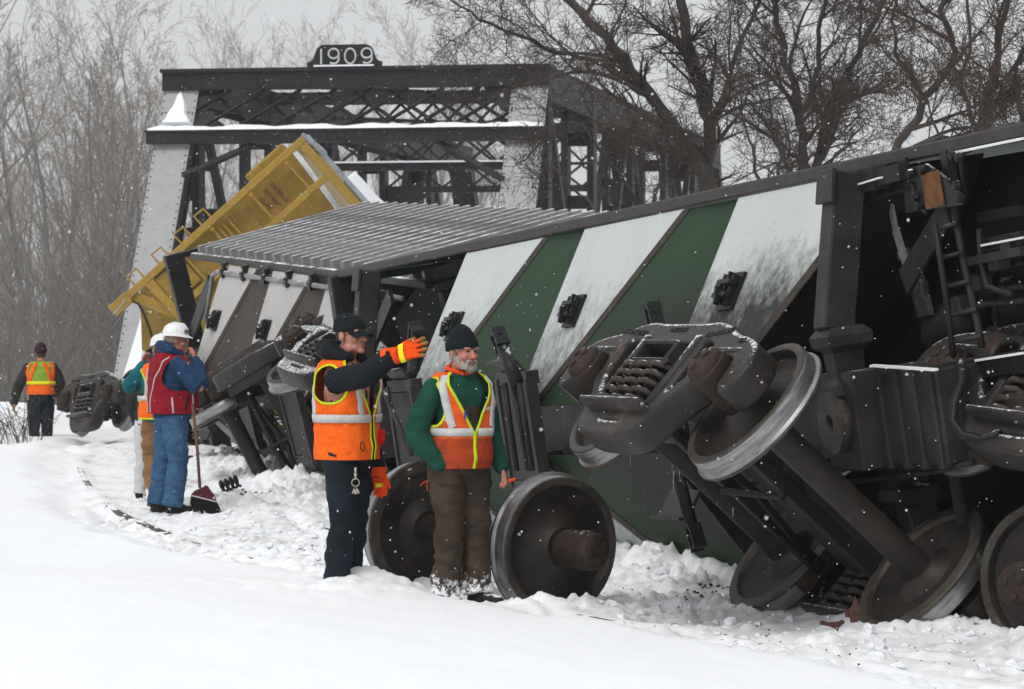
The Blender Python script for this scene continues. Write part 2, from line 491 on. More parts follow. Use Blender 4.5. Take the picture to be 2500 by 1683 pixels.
PILES = []      # (x, y, radius, height): snow pushed up round wheels and cars
def pile(px, py, Y, r, h): PILES.append(((px-1250)/FPX*Y, Y, r, h))
pile(1290, 1400, 20.55, .20, .13); pile(1420, 1440, 20.7, .20, .12); pile(1210, 1440, 21.3, .12, .06)
pile(960, 1400, 22.0, .55, .10); pile(900, 1420, 21.7, .3, .05)
pile(1850, 1460, 22.0, .5, .08); pile(2020, 1440, 21.2, .35, .12); pile(2230, 1480, 19.6, .5, .08)
pile(2400, 1450, 19.9, .5, .16); pile(2490, 1500, 18.0, .15, .20); pile(2330, 1510, 18.8, .4, .07)
pile(1560, 1350, 23.8, .8, .14); pile(1400, 1350, 25.5, 1.0, .12); pile(1720, 1380, 23.2, .5, .08)
pile(620, 1130, 40.0, .9, .16); pile(700, 1160, 36.5, .6, .16); pile(560, 1110, 42, .9, .2)
pile(540, 1090, 44, .8, .22); pile(640, 1200, 33, .9, .10); pile(740, 1240, 30.5, .6, .07)
pile(840, 1440, 20.75, .40, .05); pile(700, 1440, 20.9, .8, .05); pile(300, 1090, 48, .6, .1); pile(120, 1075, 47, 1.5, .10)
pile(2120, 1540, 18.6, .35, .04); pile(1700, 1480, 21, .5, .05)

def ground_h(x, y):
    x = np.asarray(x, float); y = np.asarray(y, float)
    sl = rail_slope(y)
    d = (rail_xs(y) - x) / np.sqrt(1+sl*sl)            # metres to the left (camera side) of the near rail
    warp = fbm(x*.9, y*.5, oct=3, seed=5)*.30
    bank = sstep(.30, .80, d+warp*.8)
    h = bank*(.085 + .05*sstep(25, 15, y)*sstep(.3, 2.5, d)) + .20*sstep(.9, 4.5, d)*sstep(10, 22, y) + .18*sstep(1.2, 2.4, d)*sstep(38, 46, y)
    h = h + bank*(.045*fbm(x*.45, y*.22, oct=3, seed=11) + .016*fbm(x*1.8, y*1.1, oct=3, seed=12) + .004*fbm(x*9, y*4, oct=3, seed=13))
    tr = 1-bank
    near_car = sstep(-1.2, -2.2, d)
    big = fbm(x*1.3, y*.8, oct=2, seed=21)
    lum = fbm(x*4.6+warp, y*3.7, oct=5, seed=31, billow=True)
    fine = fbm(x*13, y*9, oct=3, seed=41, billow=True)
    amp = .046 + .026*near_car
    cl = sstep(-.2, .5, fbm(x*.8, y*.5, oct=2, seed=51))
    h = h + tr*(.055*big + amp*lum*(.25+1.1*cl) + .022*fine*(.2+1.2*cl) - .02 + .05*near_car)
    h = h + tr*.030*np.maximum(0, fbm(x*7, y*6, oct=2, seed=61)-.15)*2
    # rail heads swept nearly clear
    for off in (0, 1.50):
        dr = d + off
        k = np.exp(-(dr/.075)**2)*sstep(80, 60, y)
        h = h*(1-k*.8) + k*.8*(.022 + .030*fbm(x*1.1, y*.7, oct=3, seed=71))
        k2 = np.exp(-((dr-.14)/.07)**2)*sstep(80, 60, y)*sstep(.1, .35, fbm(x*.5+5, y*.4, oct=2, seed=73))
        h = h - .035*k2
    for (cx, cy, r, hh) in PILES:
        q = ((x-cx)**2 + ((y-cy)*.8)**2)/(r*r)
        b = np.exp(-q)
        h = h + .72*hh*b*(1+.5*lum+.25*fine)
    far = sstep(60, 85, y)
    h = h*(1-far) + far*(-1.2 + .5*fbm(x*.05, y*.05, oct=3, seed=81))
    side = sstep(12, 40, np.abs(x+3))
    h = h - side*.8*(1-far)
    return h

xs = np.concatenate([-np.geomspace(900, 9.5, 46), np.arange(-9.4, -3.9, .075), np.arange(-3.9, 3.9, .0235), np.arange(3.95, 9, .12), np.geomspace(9.2, 900, 40)])
ys_ = [-40, -20, -8, 0, 5, 8, 10, 11]
y = 11.5
while y < 70:
    ys_.append(y)
    y += .045 if y < 27 else (.06 + (y-27)*.006)
ys_ = np.array(ys_ + list(np.geomspace(71, 1500, 45)))
GX, GY = np.meshgrid(xs, ys_)
GZ = ground_h(GX, GY)
nx, ny = len(xs), len(ys_)
me = bpy.data.meshes.new('snow_ground')
co = np.stack([GX, GY, GZ], -1).reshape(-1, 3)
idx = np.arange(nx*ny).reshape(ny, nx)
fq = np.stack([idx[:-1,:-1], idx[:-1,1:], idx[1:,1:], idx[1:,:-1]], -1).reshape(-1, 4)
me.vertices.add(len(co)); me.vertices.foreach_set('co', co.ravel())
me.loops.add(fq.size); me.loops.foreach_set('vertex_index', fq.ravel().astype(np.int32))
me.polygons.add(len(fq)); me.polygons.foreach_set('loop_start', np.arange(0, fq.size, 4, dtype=np.int32))
me.polygons.foreach_set('use_smooth', np.ones(len(fq), bool))
me.update(calc_edges=True)
# where boots and wheels have churned the snow, dirt shows through
sl = rail_slope(GY); dd = (rail_xs(GY)-GX)/np.sqrt(1+sl*sl)
churn = sstep(.55, .05, dd + fbm(GX*.9, GY*.5, oct=3, seed=5)*.30)*sstep(70, 55, GY)
att = me.attributes.new('churned', 'FLOAT', 'POINT'); att.data.foreach_set('value', churn.ravel().astype(np.float32))

def snow_ground_mat():
    m = bpy.data.materials.new('trodden_snow'); m.use_nodes = True
    nt = m.node_tree; N = nt.nodes; L = nt.links; bs = N['Principled BSDF']
    bs.inputs['Roughness'].default_value = .8; bs.inputs['Specular IOR Level'].default_value = .25
    tc = N.new('ShaderNodeTexCoord')
    at = N.new('ShaderNodeAttribute'); at.attribute_name = 'churned'
    def noise(s, d, r=.6):
        n = N.new('ShaderNodeTexNoise'); n.inputs['Scale'].default_value = s; n.inputs['Detail'].default_value = d; n.inputs['Roughness'].default_value = r
        L.new(tc.outputs['Object'], n.inputs['Vector']); return n.outputs['Fac']
    def rng(src, a, b):
        r = N.new('ShaderNodeMapRange'); r.interpolation_type = 'SMOOTHSTEP'; r.inputs[1].default_value = a; r.inputs[2].default_value = b
        L.new(src, r.inputs[0]); return r.outputs[0]
    def mul(a, b):
        k = N.new('ShaderNodeMath'); k.operation = 'MULTIPLY'; L.new(a, k.inputs[0])
        if isinstance(b, float): k.inputs[1].default_value = b
        else: L.new(b, k.inputs[1])
        return k.outputs[0]
    def mix(a, b, f):
        x = N.new('ShaderNodeMix'); x.data_type = 'RGBA'
        if isinstance(a, tuple): x.inputs[6].default_value = (*a, 1)
        else: L.new(a, x.inputs[6])
        x.inputs[7].default_value = (*b, 1); L.new(f, x.inputs[0]); return x.outputs[2]
    base = mix((.90,.91,.925), (.86,.875,.90), noise(.8, 4))
    grey = mul(mul(rng(noise(.9, 5, .65), .42, .66), rng(noise(5, 6, .7), .40, .66)), at.outputs['Fac'])
    c = mix(base, (.50,.47,.45), mul(grey, .85))
    spots = mul(mul(rng(noise(16, 4, .6), .60, .68), rng(noise(1.3, 4, .6), .53, .66)), at.outputs['Fac'])
    c = mix(c, (.10,.085,.075), spots)
    L.new(c, bs.inputs['Base Color'])
    bp = N.new('ShaderNodeBump'); bp.inputs['Strength'].default_value = .35; bp.inputs['Distance'].default_value = .02
    bh = mul(noise(28, 6, .65), at.outputs['Fac'])
    L.new(bh, bp.inputs['Height']); L.new(bp.outputs[0], bs.inputs['Normal'])
    return m
M['ground'] = snow_ground_mat()
ground = link_mesh('ground', me, M['ground'])
tag(ground, kind='structure')

def gz(x, y): return float(ground_h(np.array([x]), np.array([y]))[0])

# ------------------------------------------------------------------ the two rails
RAIL_PROF = [(-.068,-.15),(.068,-.15),(.068,-.135),(.012,-.12),(.012,-.035),(.036,-.028),(.036,0),(-.036,0),(-.036,-.028),(-.012,-.035),(-.012,-.12),(-.068,-.135)]
for off, lab in ((0, 'near running rail of the track, mostly buried in trodden snow'), (1.50, 'far running rail of the track, nearer the overturned cars')):
    mb = MB()
    yy = np.arange(12.5, 68, .5)
    rows = []
    for yv in yy:
        s_ = rail_slope(yv); nrm = Vector((1, -s_, 0)).normalized()
        p = Vector((float(rail_xs(yv)), yv, .004)) + nrm*off
        rows.append([p + nrm*a + Vector((0,0,b)) for a, b in RAIL_PROF])
    n = len(RAIL_PROF)
    vs = [q for r_ in rows for q in r_]
    fs = [(i*n+k, i*n+(k+1)%n, (i+1)*n+(k+1)%n, (i+1)*n+k) for i in range(len(rows)-1) for k in range(n)]
    mb.add(vs, fs)
    tag(mb.build('rail', M['rail']), lab, 'rail', 'rails of the track')
# ------------------------------------------------------------------ the 1909 truss bridge
BY = R(-10.5)
bx, by_ = Vector((math.cos(BY), math.sin(BY), 0)), Vector((-math.sin(BY), math.cos(BY), 0))
BO = Vector((-8.5, 68, -0.6))
bridge = empty('truss_bridge', basis(BO, bx, by_, (0,0,1)), 'dark riveted steel truss railway bridge with a date plate on its portal', 'bridge')
BW, BH, RUN = 8.62, 8.1, 4.75        # width, height of top chord, run of the sloping end posts
PL = 6.2                              # panel length
NP = 5
pdir = Vector((0, RUN, BH)).normalized()            # along the end post
pnrm = Vector((0, -BH, RUN)).normalized()           # outward face of the end post
def on_post(z, x, out=0.0): return Vector((x, RUN*z/BH, z)) + pnrm*out
rng = random.Random(7)
PW = .80
for x0 in (0, BW-PW):
    # front plate frosted with snow, dark side webs behind it
    mb = MB(); mb.slab([on_post(0, x0, .02), on_post(0, x0+PW, .02), on_post(BH-.45, x0+PW, .02), on_post(BH-.45, x0, .02)], .04)
    fp = mb.build('end_post_plate', M['bpost'], bridge)
    mb = MB()
    for xa in (x0+.02, x0+PW-.10):
        mb.slab([on_post(0, xa, 0), on_post(0, xa, -.55), on_post(BH-.1, xa, -.55), on_post(BH-.1, xa, 0)], .08)
    mb.slab([on_post(0, x0, -.56), on_post(0, x0+PW, -.56), on_post(BH-.2, x0+PW, -.56), on_post(BH-.2, x0, -.56)], .05)
    mb.build('end_post_web', M['bridge'], bridge)
    mb = MB()
    z = .1
    while z < BH-.5:
        for xa in (x0+.045, x0+PW-.045):
            c = on_post(z, xa, .05)
            mb.ellipsoid(c, (.018,.018,.018), 6, 4)
        z += .155
    for k in range(9):
        mb.ellipsoid(on_post(BH-.98, x0+.06+k*.085, .05), (.02,.02,.02), 6, 4)
    tag(mb.build('rivets', M['bridge'], bridge), kind='stuff')
# snow clinging to the posts
mb = MB()
def drift(mb, poly, x, z, th):
    """a wedge of snow lying on the post"""
    pts = [on_post(z+b, x+a, .045) for a, b in poly]; top = [on_post(z+b*.93+.02, x+a*.8, th) for a, b in poly]
    n = len(poly); vs = pts+top
    mb.add(vs, [tuple(range(n)), tuple(range(2*n-1, n-1, -1))]+[(i,(i+1)%n,n+(i+1)%n,n+i) for i in range(n)])
drift(mb, [(-.38,0),(.38,0),(.31,.12),(.22,.22),(.17,.46),(.11,.58),(.02,.74),(-.06,.66),(-.13,.40),(-.25,.22),(-.30,.08)], .42, 6.82, .16)
mb.build('snow_drift', M['snow'], bridge)
mb = MB(); drift(mb, [(-.34,0),(.36,0),(.3,.5),(.24,1.2),(.18,1.9),(.10,2.5),(.02,2.3),(-.1,1.5),(-.22,.8)], .40, .35, .18)
mb.build('snow_drift', M['snow'], bridge)

# top portal beam, stepped flanges
zt = BH
mb = MB(); mb.box(-.06, BW+.06, RUN-.42, RUN+.5, zt-.06, zt+.02); mb.box(-.03, BW+.03, RUN-.34, RUN-.26, zt-.42, zt-.06); mb.box(-.03, BW+.03, RUN-.40, RUN-.1, zt-.45, zt-.42)
mb.build('portal_beam', M['bridge'], bridge)
# portal strut with its snow
zs = 6.70
c = on_post(zs, 0, 0)
mb = MB(); mb.box(-.16, BW+.1, c.y-.42, c.y+.15, zs-.02, zs+.02); mb.box(-.14, BW+.08, c.y-.38, c.y-.32, zs-.24, zs-.02); mb.box(-.14, BW+.08, c.y-.40, c.y+.1, zs-.27, zs-.24)
mb.build('portal_strut', M['bridge'], bridge)
mb = MB()
nseg = 90
vs = []
for i in range(nseg+1):
    x = -.1 + (BW+.1)*i/nseg
    hgt = .06 + .05*abs(math.sin(x*2.1+.5)) + .03*mnoise.noise(Vector((x*3, 0, 0)))
    vs += [(x, c.y-.41, zs+.02), (x, c.y-.37, zs+.02+hgt*.8), (x, c.y-.2, zs+.02+hgt*1.1), (x, c.y+.1, zs+.02+hgt*.9), (x, c.y+.14, zs+.02)]
mb.add(vs, [(i*5+k, (i+1)*5+k, (i+1)*5+k+1, i*5+k+1) for i in range(nseg) for k in range(4)] + [(0,1,2,3,4), tuple(nseg*5+k for k in (4,3,2,1,0))])
mb.build('snow_ridge', M['snow'], bridge, True)

# lattice between beam and strut: bars crossing both ways in the plane of the portal
za, zb = zs+.02, zt-.42
def clip_bar(x0, z0, x1, z1, lo, hi):
    dx, dz = x1-x0, z1-z0
    t0, t1 = 0, 1
    if dx > 0: t0, t1 = max(t0, (lo-x0)/dx), min(t1, (hi-x0)/dx)
    else: t0, t1 = max(t0, (hi-x0)/dx), min(t1, (lo-x0)/dx)
    if t1-t0 < .08: return None
    return (x0+dx*t0, z0+dz*t0, x0+dx*t1, z0+dz*t1)
for k in range(-3, 12):
    for sgn in (1, -1):
        xa = .8 + k*.80 + (0 if sgn > 0 else .25)
        seg = clip_bar(xa, za, xa+1.5, zb, PW, BW-PW) if sgn > 0 else clip_bar(xa+1.5, za, xa, zb, PW, BW-PW)
        if seg is None: continue
        o_ = -.06 if sgn > 0 else -.20
        p0, p1 = on_post(seg[1], seg[0], o_), on_post(seg[3], seg[2], o_)
        mb = MB(); mb.bar(p0, p1, .085, .025, pnrm); mb.bar(p0+pnrm*.04-pdir*.035, p1+pnrm*.04-pdir*.035, .02, .07, pnrm)
        mb.build('lattice_bar', M['bridge'], bridge)
# gusset fans at the corners and knee braces
mb = MB(); mb.slab([on_post(zb+.1, PW, -.05), on_post(zb-.55, PW, -.05), on_post(zb-.55, PW+.18, -.05), on_post(zb+.1, PW+.75, -.05)], .03); mb.build('gusset_plate', M['bridge'], bridge)
mb = MB(); mb.slab([on_post(zb+.1, BW-PW, -.05), on_post(zb-.55, BW-PW, -.05), on_post(zb-.55, BW-PW-.18, -.05), on_post(zb+.1, BW-PW-.75, -.05)], .03); mb.build('gusset_plate', M['bridge'], bridge)
mb = MB(); mb.slab([on_post(zs+.02, PW, -.05), on_post(zs+.5, PW, -.05), on_post(zs+.5, PW+.4, -.05), on_post(zs+.02, PW+.6, -.05)], .03); mb.build('gusset_plate', M['bridge'], bridge)
mb = MB(); mb.bar(on_post(zs-.3, PW+1.45, 0), on_post(zs-1.0, PW-.05, .02), .11, .12, pnrm); mb.build('knee_brace', M['bridge'], bridge)
mb = MB(); mb.bar(on_post(zs-.3, BW-PW-1.45, 0), on_post(zs-1.15, BW-PW+.05, .02), .11, .12, pnrm); mb.build('knee_brace', M['bridge'], bridge)

# trusses: chords, posts with batten plates, diagonals
def laced(mb, p0, p1, w, dpt, sep_dir, nb, bw=.3):
    """two channels tied by batten plates"""
    p0, p1, sd_ = Vector(p0), Vector(p1), Vector(sep_dir)
    for s_ in (-1, 1):
        mb.bar(p0+sd_*w/2*s_, p1+sd_*w/2*s_, dpt, .16, sd_)
    for i in range(nb):
        t = (i+.5)/nb
        q = p0.lerp(p1, t); ax = (p1-p0).normalized()
        mb.bar(q-ax*bw/2, q+ax*bw/2, .03, w, sd_)
for xc in (.40, BW-.40):
    mb = MB(); mb.box(xc-.40, xc+.40, RUN-.2, RUN+PL*NP, zt-.04, zt); mb.box(xc-.38, xc-.30, RUN-.2, RUN+PL*NP, zt-.75, zt-.04); mb.box(xc+.30, xc+.38, RUN-.2, RUN+PL*NP, zt-.75, zt-.04)
    mb.build('top_chord', M['bridge'], bridge)
    mb = MB(); mb.box(xc-.36, xc-.28, 0, RUN+PL*NP, -.1, .6); mb.box(xc+.28, xc+.36, 0, RUN+PL*NP, -.1, .6)
    mb.build('bottom_chord', M['bridge'], bridge)
    for i in range(NP):
        yb = RUN + PL*i
        mb = MB(); laced(mb, (xc, yb, .2), (xc, yb, zt-.5), .62, .5, (1,0,0), 5, .32)
        mb.build('truss_post', M['bridge'], bridge)
        mb = MB()
        a, b = ((xc, yb+.2, zt-.5), (xc, yb+PL-.2, .4)) if i % 2 == 0 else ((xc, yb+.2, .4), (xc, yb+PL-.2, zt-.5))
        laced(mb, a, b, .5, .22, (1,0,0), 7, .25)
        mb.build('truss_diagonal', M['bridge'], bridge)
        if i < 5:
            mb = MB()
            for (u0, v0, u1, v1) in ((.25, 2.2, PL-.25, 4.6), (.25, 4.6, PL-.25, 2.2)):
                mb.bar((xc, yb+u0, v0), (xc, yb+u1, v1), .12, .10)
            mb.build('side_brace', M['bridge'], bridge)
for x0 in (0, BW-PW):
    mb = MB(); ye = RUN+PL*(NP-1); mb.bar((x0+PW/2, ye+PL-.1, zt-.4), (x0+PW/2, ye+PL+RUN, .2), .7, .55, (0,1,1)); mb.build('end_post', M['bridge'], bridge)
# sway frames and top laterals seen through the portal
for i in (1, 3):
    yb = RUN + PL*i
    mb = MB(); mb.box(PW, BW-PW, yb-.15, yb+.15, zt-.35, zt-.05); mb.box(PW, BW-PW, yb-.08, yb+.08, zt-1.93, zt-1.75); mb.box(PW, BW-PW, yb-.05, yb+.05, zt-1.2, zt-1.12)
    mb.build('sway_frame', M['bridge'], bridge)
    for k in range(9):
        x = PW + k*(BW-2*PW)/9; x2 = x+(BW-2*PW)/9
        mb = MB(); mb.bar((x, yb, zt-1.1), (x2, yb, zt-.35), .04, .065); mb.bar((x2, yb+.03, zt-1.1), (x, yb+.03, zt-.35), .04, .065)
        mb.bar((x, yb, zt-1.8), (x2, yb, zt-1.2), .04, .065); mb.bar((x2, yb+.03, zt-1.8), (x, yb+.03, zt-1.2), .04, .065)
        mb.build('sway_lattice', M['bridge'], bridge)
    for s_, xk in ((1, PW), (-1, BW-PW)):
        mb = MB(); mb.slab([(xk, yb, zt-1.9), (xk, yb, zt-3.4), (xk+s_*.22, yb, zt-3.0), (xk+s_*.55, yb, zt-2.4), (xk+s_*1.3, yb, zt-1.95)], .2)
        mb.build('sway_bracket', M['bridge'], bridge)
    if i == 1:
        mb = MB(); mb.box(PW, BW-PW, yb-.13, yb+.13, zt-1.75, zt-1.71); mb.build('snow_ridge', M['snow'], bridge)
    y0 = yb-PL
    mb = MB(); mb.bar((PW, y0, zt-.25), (BW-PW, yb, zt-.25), .10, .09); mb.bar((BW-PW, y0, zt-.2), (PW, yb, zt-.2), .10, .09)
    mb.build('top_lateral', M['bridge'], bridge)
for i in range(NP+1):
    mb = MB(); mb.box(.3, BW-.3, RUN*min(i,1)+PL*max(i-1,0)-.15, RUN*min(i,1)+PL*max(i-1,0)+.15, -.5, .45)
    mb.build('floor_beam', M['bridge'], bridge)
mb = MB()
for xc in (2.9, 4.6): mb.box(xc-.15, xc+.15, 0, RUN+PL*NP, -.1, .4)
mb.build('stringer', M['bridge'], bridge)

# date plate on the portal beam
sx, sz, sy = 4.12, zt+.02, RUN-.36
outline = [(-.84,0),(-.84,.10),(-.76,.12),(-.70,.18),(-.66,.30),(-.62,.40),(-.55,.46),(-.48,.48),(.48,.48),(.55,.46),(.62,.40),(.66,.30),(.70,.18),(.76,.12),(.84,.10),(.84,0)]
mb = MB(); mb.prism([(x, z) for x, z in outline], 0, .05, Matrix.Translation((sx, sy, sz)) @ Matrix.Rotation(R(90), 4, 'X'))
plate = mb.build('date_plate', M['black'], bridge)
M['bead'] = mat('white_beads', (.66,.68,.70), (.52,.54,.56), rough=.6, bump=0)
def arc(cx, cz, rx, rz, a0, a1, n): return [(cx+rx*math.cos(R(a0+(a1-a0)*i/n)), cz+rz*math.sin(R(a0+(a1-a0)*i/n))) for i in range(n+1)]
g0 = [(0, .07+.30*i/10) for i in range(11)]
g9 = arc(0, .285, .115, .105, 0, 350, 22) + [(.115, .285-.05*i) for i in range(1, 3)] + arc(0, .165, .115, .10, 0, -125, 9)
gO = arc(0, .225, .12, .165, 0, 350, 28)
for gx, pts_ in ((-.52, g0), (-.24, g9), (.13, gO), (.50, g9)):
    mb = MB()
    for (a, b) in pts_: mb.ellipsoid((sx+gx+a, sy-.055, sz+b), (.021,.018,.021), 8, 5)
    mb.build('digit', M['bead'], plate, True)
mb = MB(); mb.box(sx-.68, sx+.66, sy-.10, sy+.02, sz+.002, sz+.035); mb.build('snow_ridge', M['snow'], plate)

# dark abutment block at the left of the portal
mb = MB(); mb.bbox(-.7, BW+.7, -1.2, 1.4, -2.0, -.12, .05)
mb.build('abutment', M['grime'], bridge)

# ------------------------------------------------------------------ bare winter trees
def bark(name, c, c2, snow):
    return mat(name, c, c2, rough=.85, scale=6, bump=.4, bscale=18, snow=snow, snow_scale=4, stretch=(1,1,.3), snow_lo=.3)
M['bark_near'] = bark('grey_brown_bark', (.080,.066,.058), (.045,.038,.034), .30)
M['twig_near'] = bark('brown_twigs', (.072,.055,.047), (.042,.033,.029), .22)
M['twig_red']  = bark('reddish_twigs', (.072,.047,.036), (.045,.034,.028), .18)
M['bark_far']  = bark('haze_paled_grey_bark', (.21,.20,.19), (.16,.15,.14), .35)  # grey bark of the far trees, made paler: distance haze put into the colour
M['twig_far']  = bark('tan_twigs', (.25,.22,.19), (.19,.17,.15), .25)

class Tree:
    def __init__(s, seed, thr):
        s.r = random.Random(seed); s.thick = MB(); s.thin = MB(); s.thr = thr
    def tube(s, pts, rs):
        big = rs[0] > s.thr
        (s.thick if big else s.thin).tube(pts, rs, 7 if rs[0] > .08 else (5 if big else 3), caps=False)
    def branch(s, p, d, L, r, lev, cfg):
        rr = s.r
        n = cfg['seg'][lev]
        pts = [p.copy()]; dirs = []
        d = d.normalized()
        for i in range(n):
            w = cfg['wob'][lev]
            d = (d + Vector((rr.gauss(0,w), rr.gauss(0,w), rr.gauss(0,w) + cfg['up'][lev]))).normalized()
            pts.append(pts[-1] + d*(L/n)); dirs.append(d.copy())
        rs = [max(r*(1-.80*i/n), cfg['rmin']) for i in range(n+1)]
        s.tube(pts, rs)
        s.kids(pts, rs, L, lev, cfg)
    def kids(s, pts, rs, L, lev, cfg, t0=None):
        if lev+1 >= len(cfg['seg']): return
        rr = s.r
        n = len(pts)-1
        cnt = cfg['kids'][lev]
        cnt = rr.randint(int(cnt*.8), int(cnt*1.2)+1)
        lo = cfg['start'][lev] if t0 is None else t0
        for k in range(cnt):
            t = lo + (1-lo)*(k+rr.random())/cnt
            t = min(t, .999)
            i = int(t*n); f = t*n-i
            p = pts[i].lerp(pts[i+1], f)
            ax = (pts[i+1]-pts[i]).normalized()
            q = Vector((rr.gauss(0,1), rr.gauss(0,1), rr.gauss(0,1)))
            q = (q - ax*q.dot(ax)).normalized()
            a = R(rr.uniform(*cfg['ang'][lev]))
            d = ax*math.cos(a) + q*math.sin(a)
            rl = rs[i]*(1-f)+rs[i+1]*f
            l = L*cfg['len'][lev]*rr.uniform(.6, 1.2)*(1-.45*t)
            s.branch(p, d, max(l, .12), max(rl*rr.uniform(.45,.7), cfg['rmin']), lev+1, cfg)
    def finish(s, root, bark_m, twig_m):
        s.thick.build('trunk', bark_m, root, True)
        s.thin.build('crown', twig_m, root)

FAR = dict(seg=[8,6,5,4,3], wob=[.06,.10,.13,.15,.18], up=[.03,.07,.06,.04,.02], kids=[9,6,5,3,0], start=[.18,.2,.15,.12,0],
           ang=[(18,42),(20,45),(22,48),(22,50),(0,0)], len=[.55,.55,.55,.5,0], rmin=.0055)
def far_tree(seed, H, multi, lean=.08, cfg=FAR):
    t = Tree(seed, .028)
    for k in range(multi):
        a = t.r.uniform(0, 6.28)
        d = Vector((math.cos(a)*lean*(1+multi*.6), math.sin(a)*lean*(1+multi*.6), 1))
        t.branch(Vector((math.cos(a)*.12*(multi-1), math.sin(a)*.12*(multi-1), -.3)), d, H*t.r.uniform(.85,1.05), H*.0085+.02, 0, cfg)
    return t
protos = []
for sd_, H_, mu in ((1, 10.5, 3), (2, 11.5, 2), (3, 9.5, 4), (4, 13.0, 1)):
    t = far_tree(sd_, H_, mu)
    protos.append((t.thick.mesh('bare_trunk'), t.thin.mesh('bare_crown'), H_))
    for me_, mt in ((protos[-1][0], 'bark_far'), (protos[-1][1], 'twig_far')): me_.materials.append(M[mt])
def put_tree(k, x, y, z, s, rz, label, group):
    root = empty('bare_tree', Matrix.Translation((x, y, z)) @ Matrix.Rotation(rz, 4, 'Z') @ Matrix.Scale(s, 4), label, 'tree', group)
    link_mesh('trunk', protos[k][0], None, root); link_mesh('crown', protos[k][1], None, root)
rt = random.Random(11)
LEFT = [  # grove beyond the river bank
  # px, Y, proto, scale, label
 (-60, 96, 1, 1.15, 'tall bare tree half cut off by the left picture edge'),
 (60, 118, 0, .95, 'grey bare tree low at the far left behind the walking worker'),
 (130, 104, 2, 1.05, 'bare tree with leaning stems left of the bridge, over the walking worker'),
 (205, 100, 0, 1.0, 'bare many-stemmed tree between the left edge and the bridge post'),
 (270, 108, 2, 1.1, 'bare tree with tan twigs in the middle of the left grove'),
 (330, 98, 1, .92, 'upright bare tree just left of the sloping bridge post'),
 (390, 112, 0, .95, 'bare tree partly hidden behind the left bridge post'),
 (20, 135, 2, 1.0, 'faint bare tree deep in the haze at the left edge'),
 (160, 140, 1, 1.0, 'faint hazy bare tree behind the left grove'),
 (300, 145, 0, 1.0, 'faint hazy bare tree right behind the left grove'),
]
for px, Y, k, s, lab in LEFT:
    put_tree(k, (px-1250)/FPX*Y*1.6, Y*1.6, -1.9, s*1.62, rt.uniform(0, 6.28), lab, 'bare trees left of the bridge')
MID = [(520, 165, 3, 1.16, 'thin pale bare tree rising behind the left end of the portal'),
 (585, 170, 1, 1.25, 'slender pale bare tree behind the portal, left of the date plate'),
 (660, 160, 3, 1.28, 'tallest pale bare tree behind the portal beam, left of the date plate'),
 (740, 165, 1, 1.30, 'pale bare tree just left of the date plate'),
 (840, 168, 0, 1.15, 'pale bare tree straight behind the date plate'),
 (950, 160, 3, 1.25, 'pale bare tree just right of the date plate'),
 (1050, 165, 1, 1.35, 'pale bare tree behind the right half of the portal beam'),
 (1160, 155, 2, 1.3, 'hazy bare tree behind the right end of the portal'),
 (1280, 150, 0, 1.3, 'hazy bare tree behind the right bridge post'),
 (460, 150, 2, .95, 'low pale bare tree behind the left bridge post')]
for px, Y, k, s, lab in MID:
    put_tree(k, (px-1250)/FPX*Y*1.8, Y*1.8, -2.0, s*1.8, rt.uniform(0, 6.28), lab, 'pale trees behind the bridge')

# the grey undergrowth of the far bank, read as one mass
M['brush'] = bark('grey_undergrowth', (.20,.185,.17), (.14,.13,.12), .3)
rbw = random.Random(41); mb = MB()
def brush_stem(x, y, z, h):
    a = rbw.uniform(0, 6.28); ln = rbw.uniform(.02,.22)*h
    p0 = Vector((x, y, z)); p1 = p0+Vector((math.cos(a)*ln*.4, math.sin(a)*ln*.4, h*.5)); p2 = p1+Vector((math.cos(a)*ln*.8+rbw.gauss(0,.08)*h, math.sin(a)*ln*.5, h*.5))
    r = .006+.0035*h; mb.tube([p0, p1, p2], [r, r*.7, r*.3], 3, caps=False)
    for k in range(4):
        q = p0.lerp(p1, rbw.random()) if k < 1 else p1.lerp(p2, rbw.random()); b = rbw.uniform(0, 6.28); l = h*rbw.uniform(.12,.3)
        mb.tube([q, q+Vector((math.cos(b)*l*.5, math.sin(b)*l*.5, l*.5)), q+Vector((math.cos(b)*l*.8, math.sin(b)*l*.7, l))], [r*.5, r*.4, r*.25], 3, caps=False)
for i in range(6000):
    Y = rbw.uniform(78, 170); x = rbw.uniform(-.20, -.098)*Y
    dn = mnoise.noise(Vector((x*.35, Y*.08, 2.0)))
    if rbw.random() > .42+dn*.9: continue
    brush_stem(x, Y, -1.9, rbw.uniform(.8, 5.0)*(.7+Y/200)*(1+.5*dn))
for i in range(1500):
    Y = rbw.uniform(115, 180); x = rbw.uniform(-.10, .06)*Y
    brush_stem(x, Y, -1.9, rbw.uniform(1.5, 6.0))
tag(mb.build('undergrowth', M['brush']), 'grey leafless undergrowth filling the far bank behind the bridge', 'undergrowth', kind='stuff')

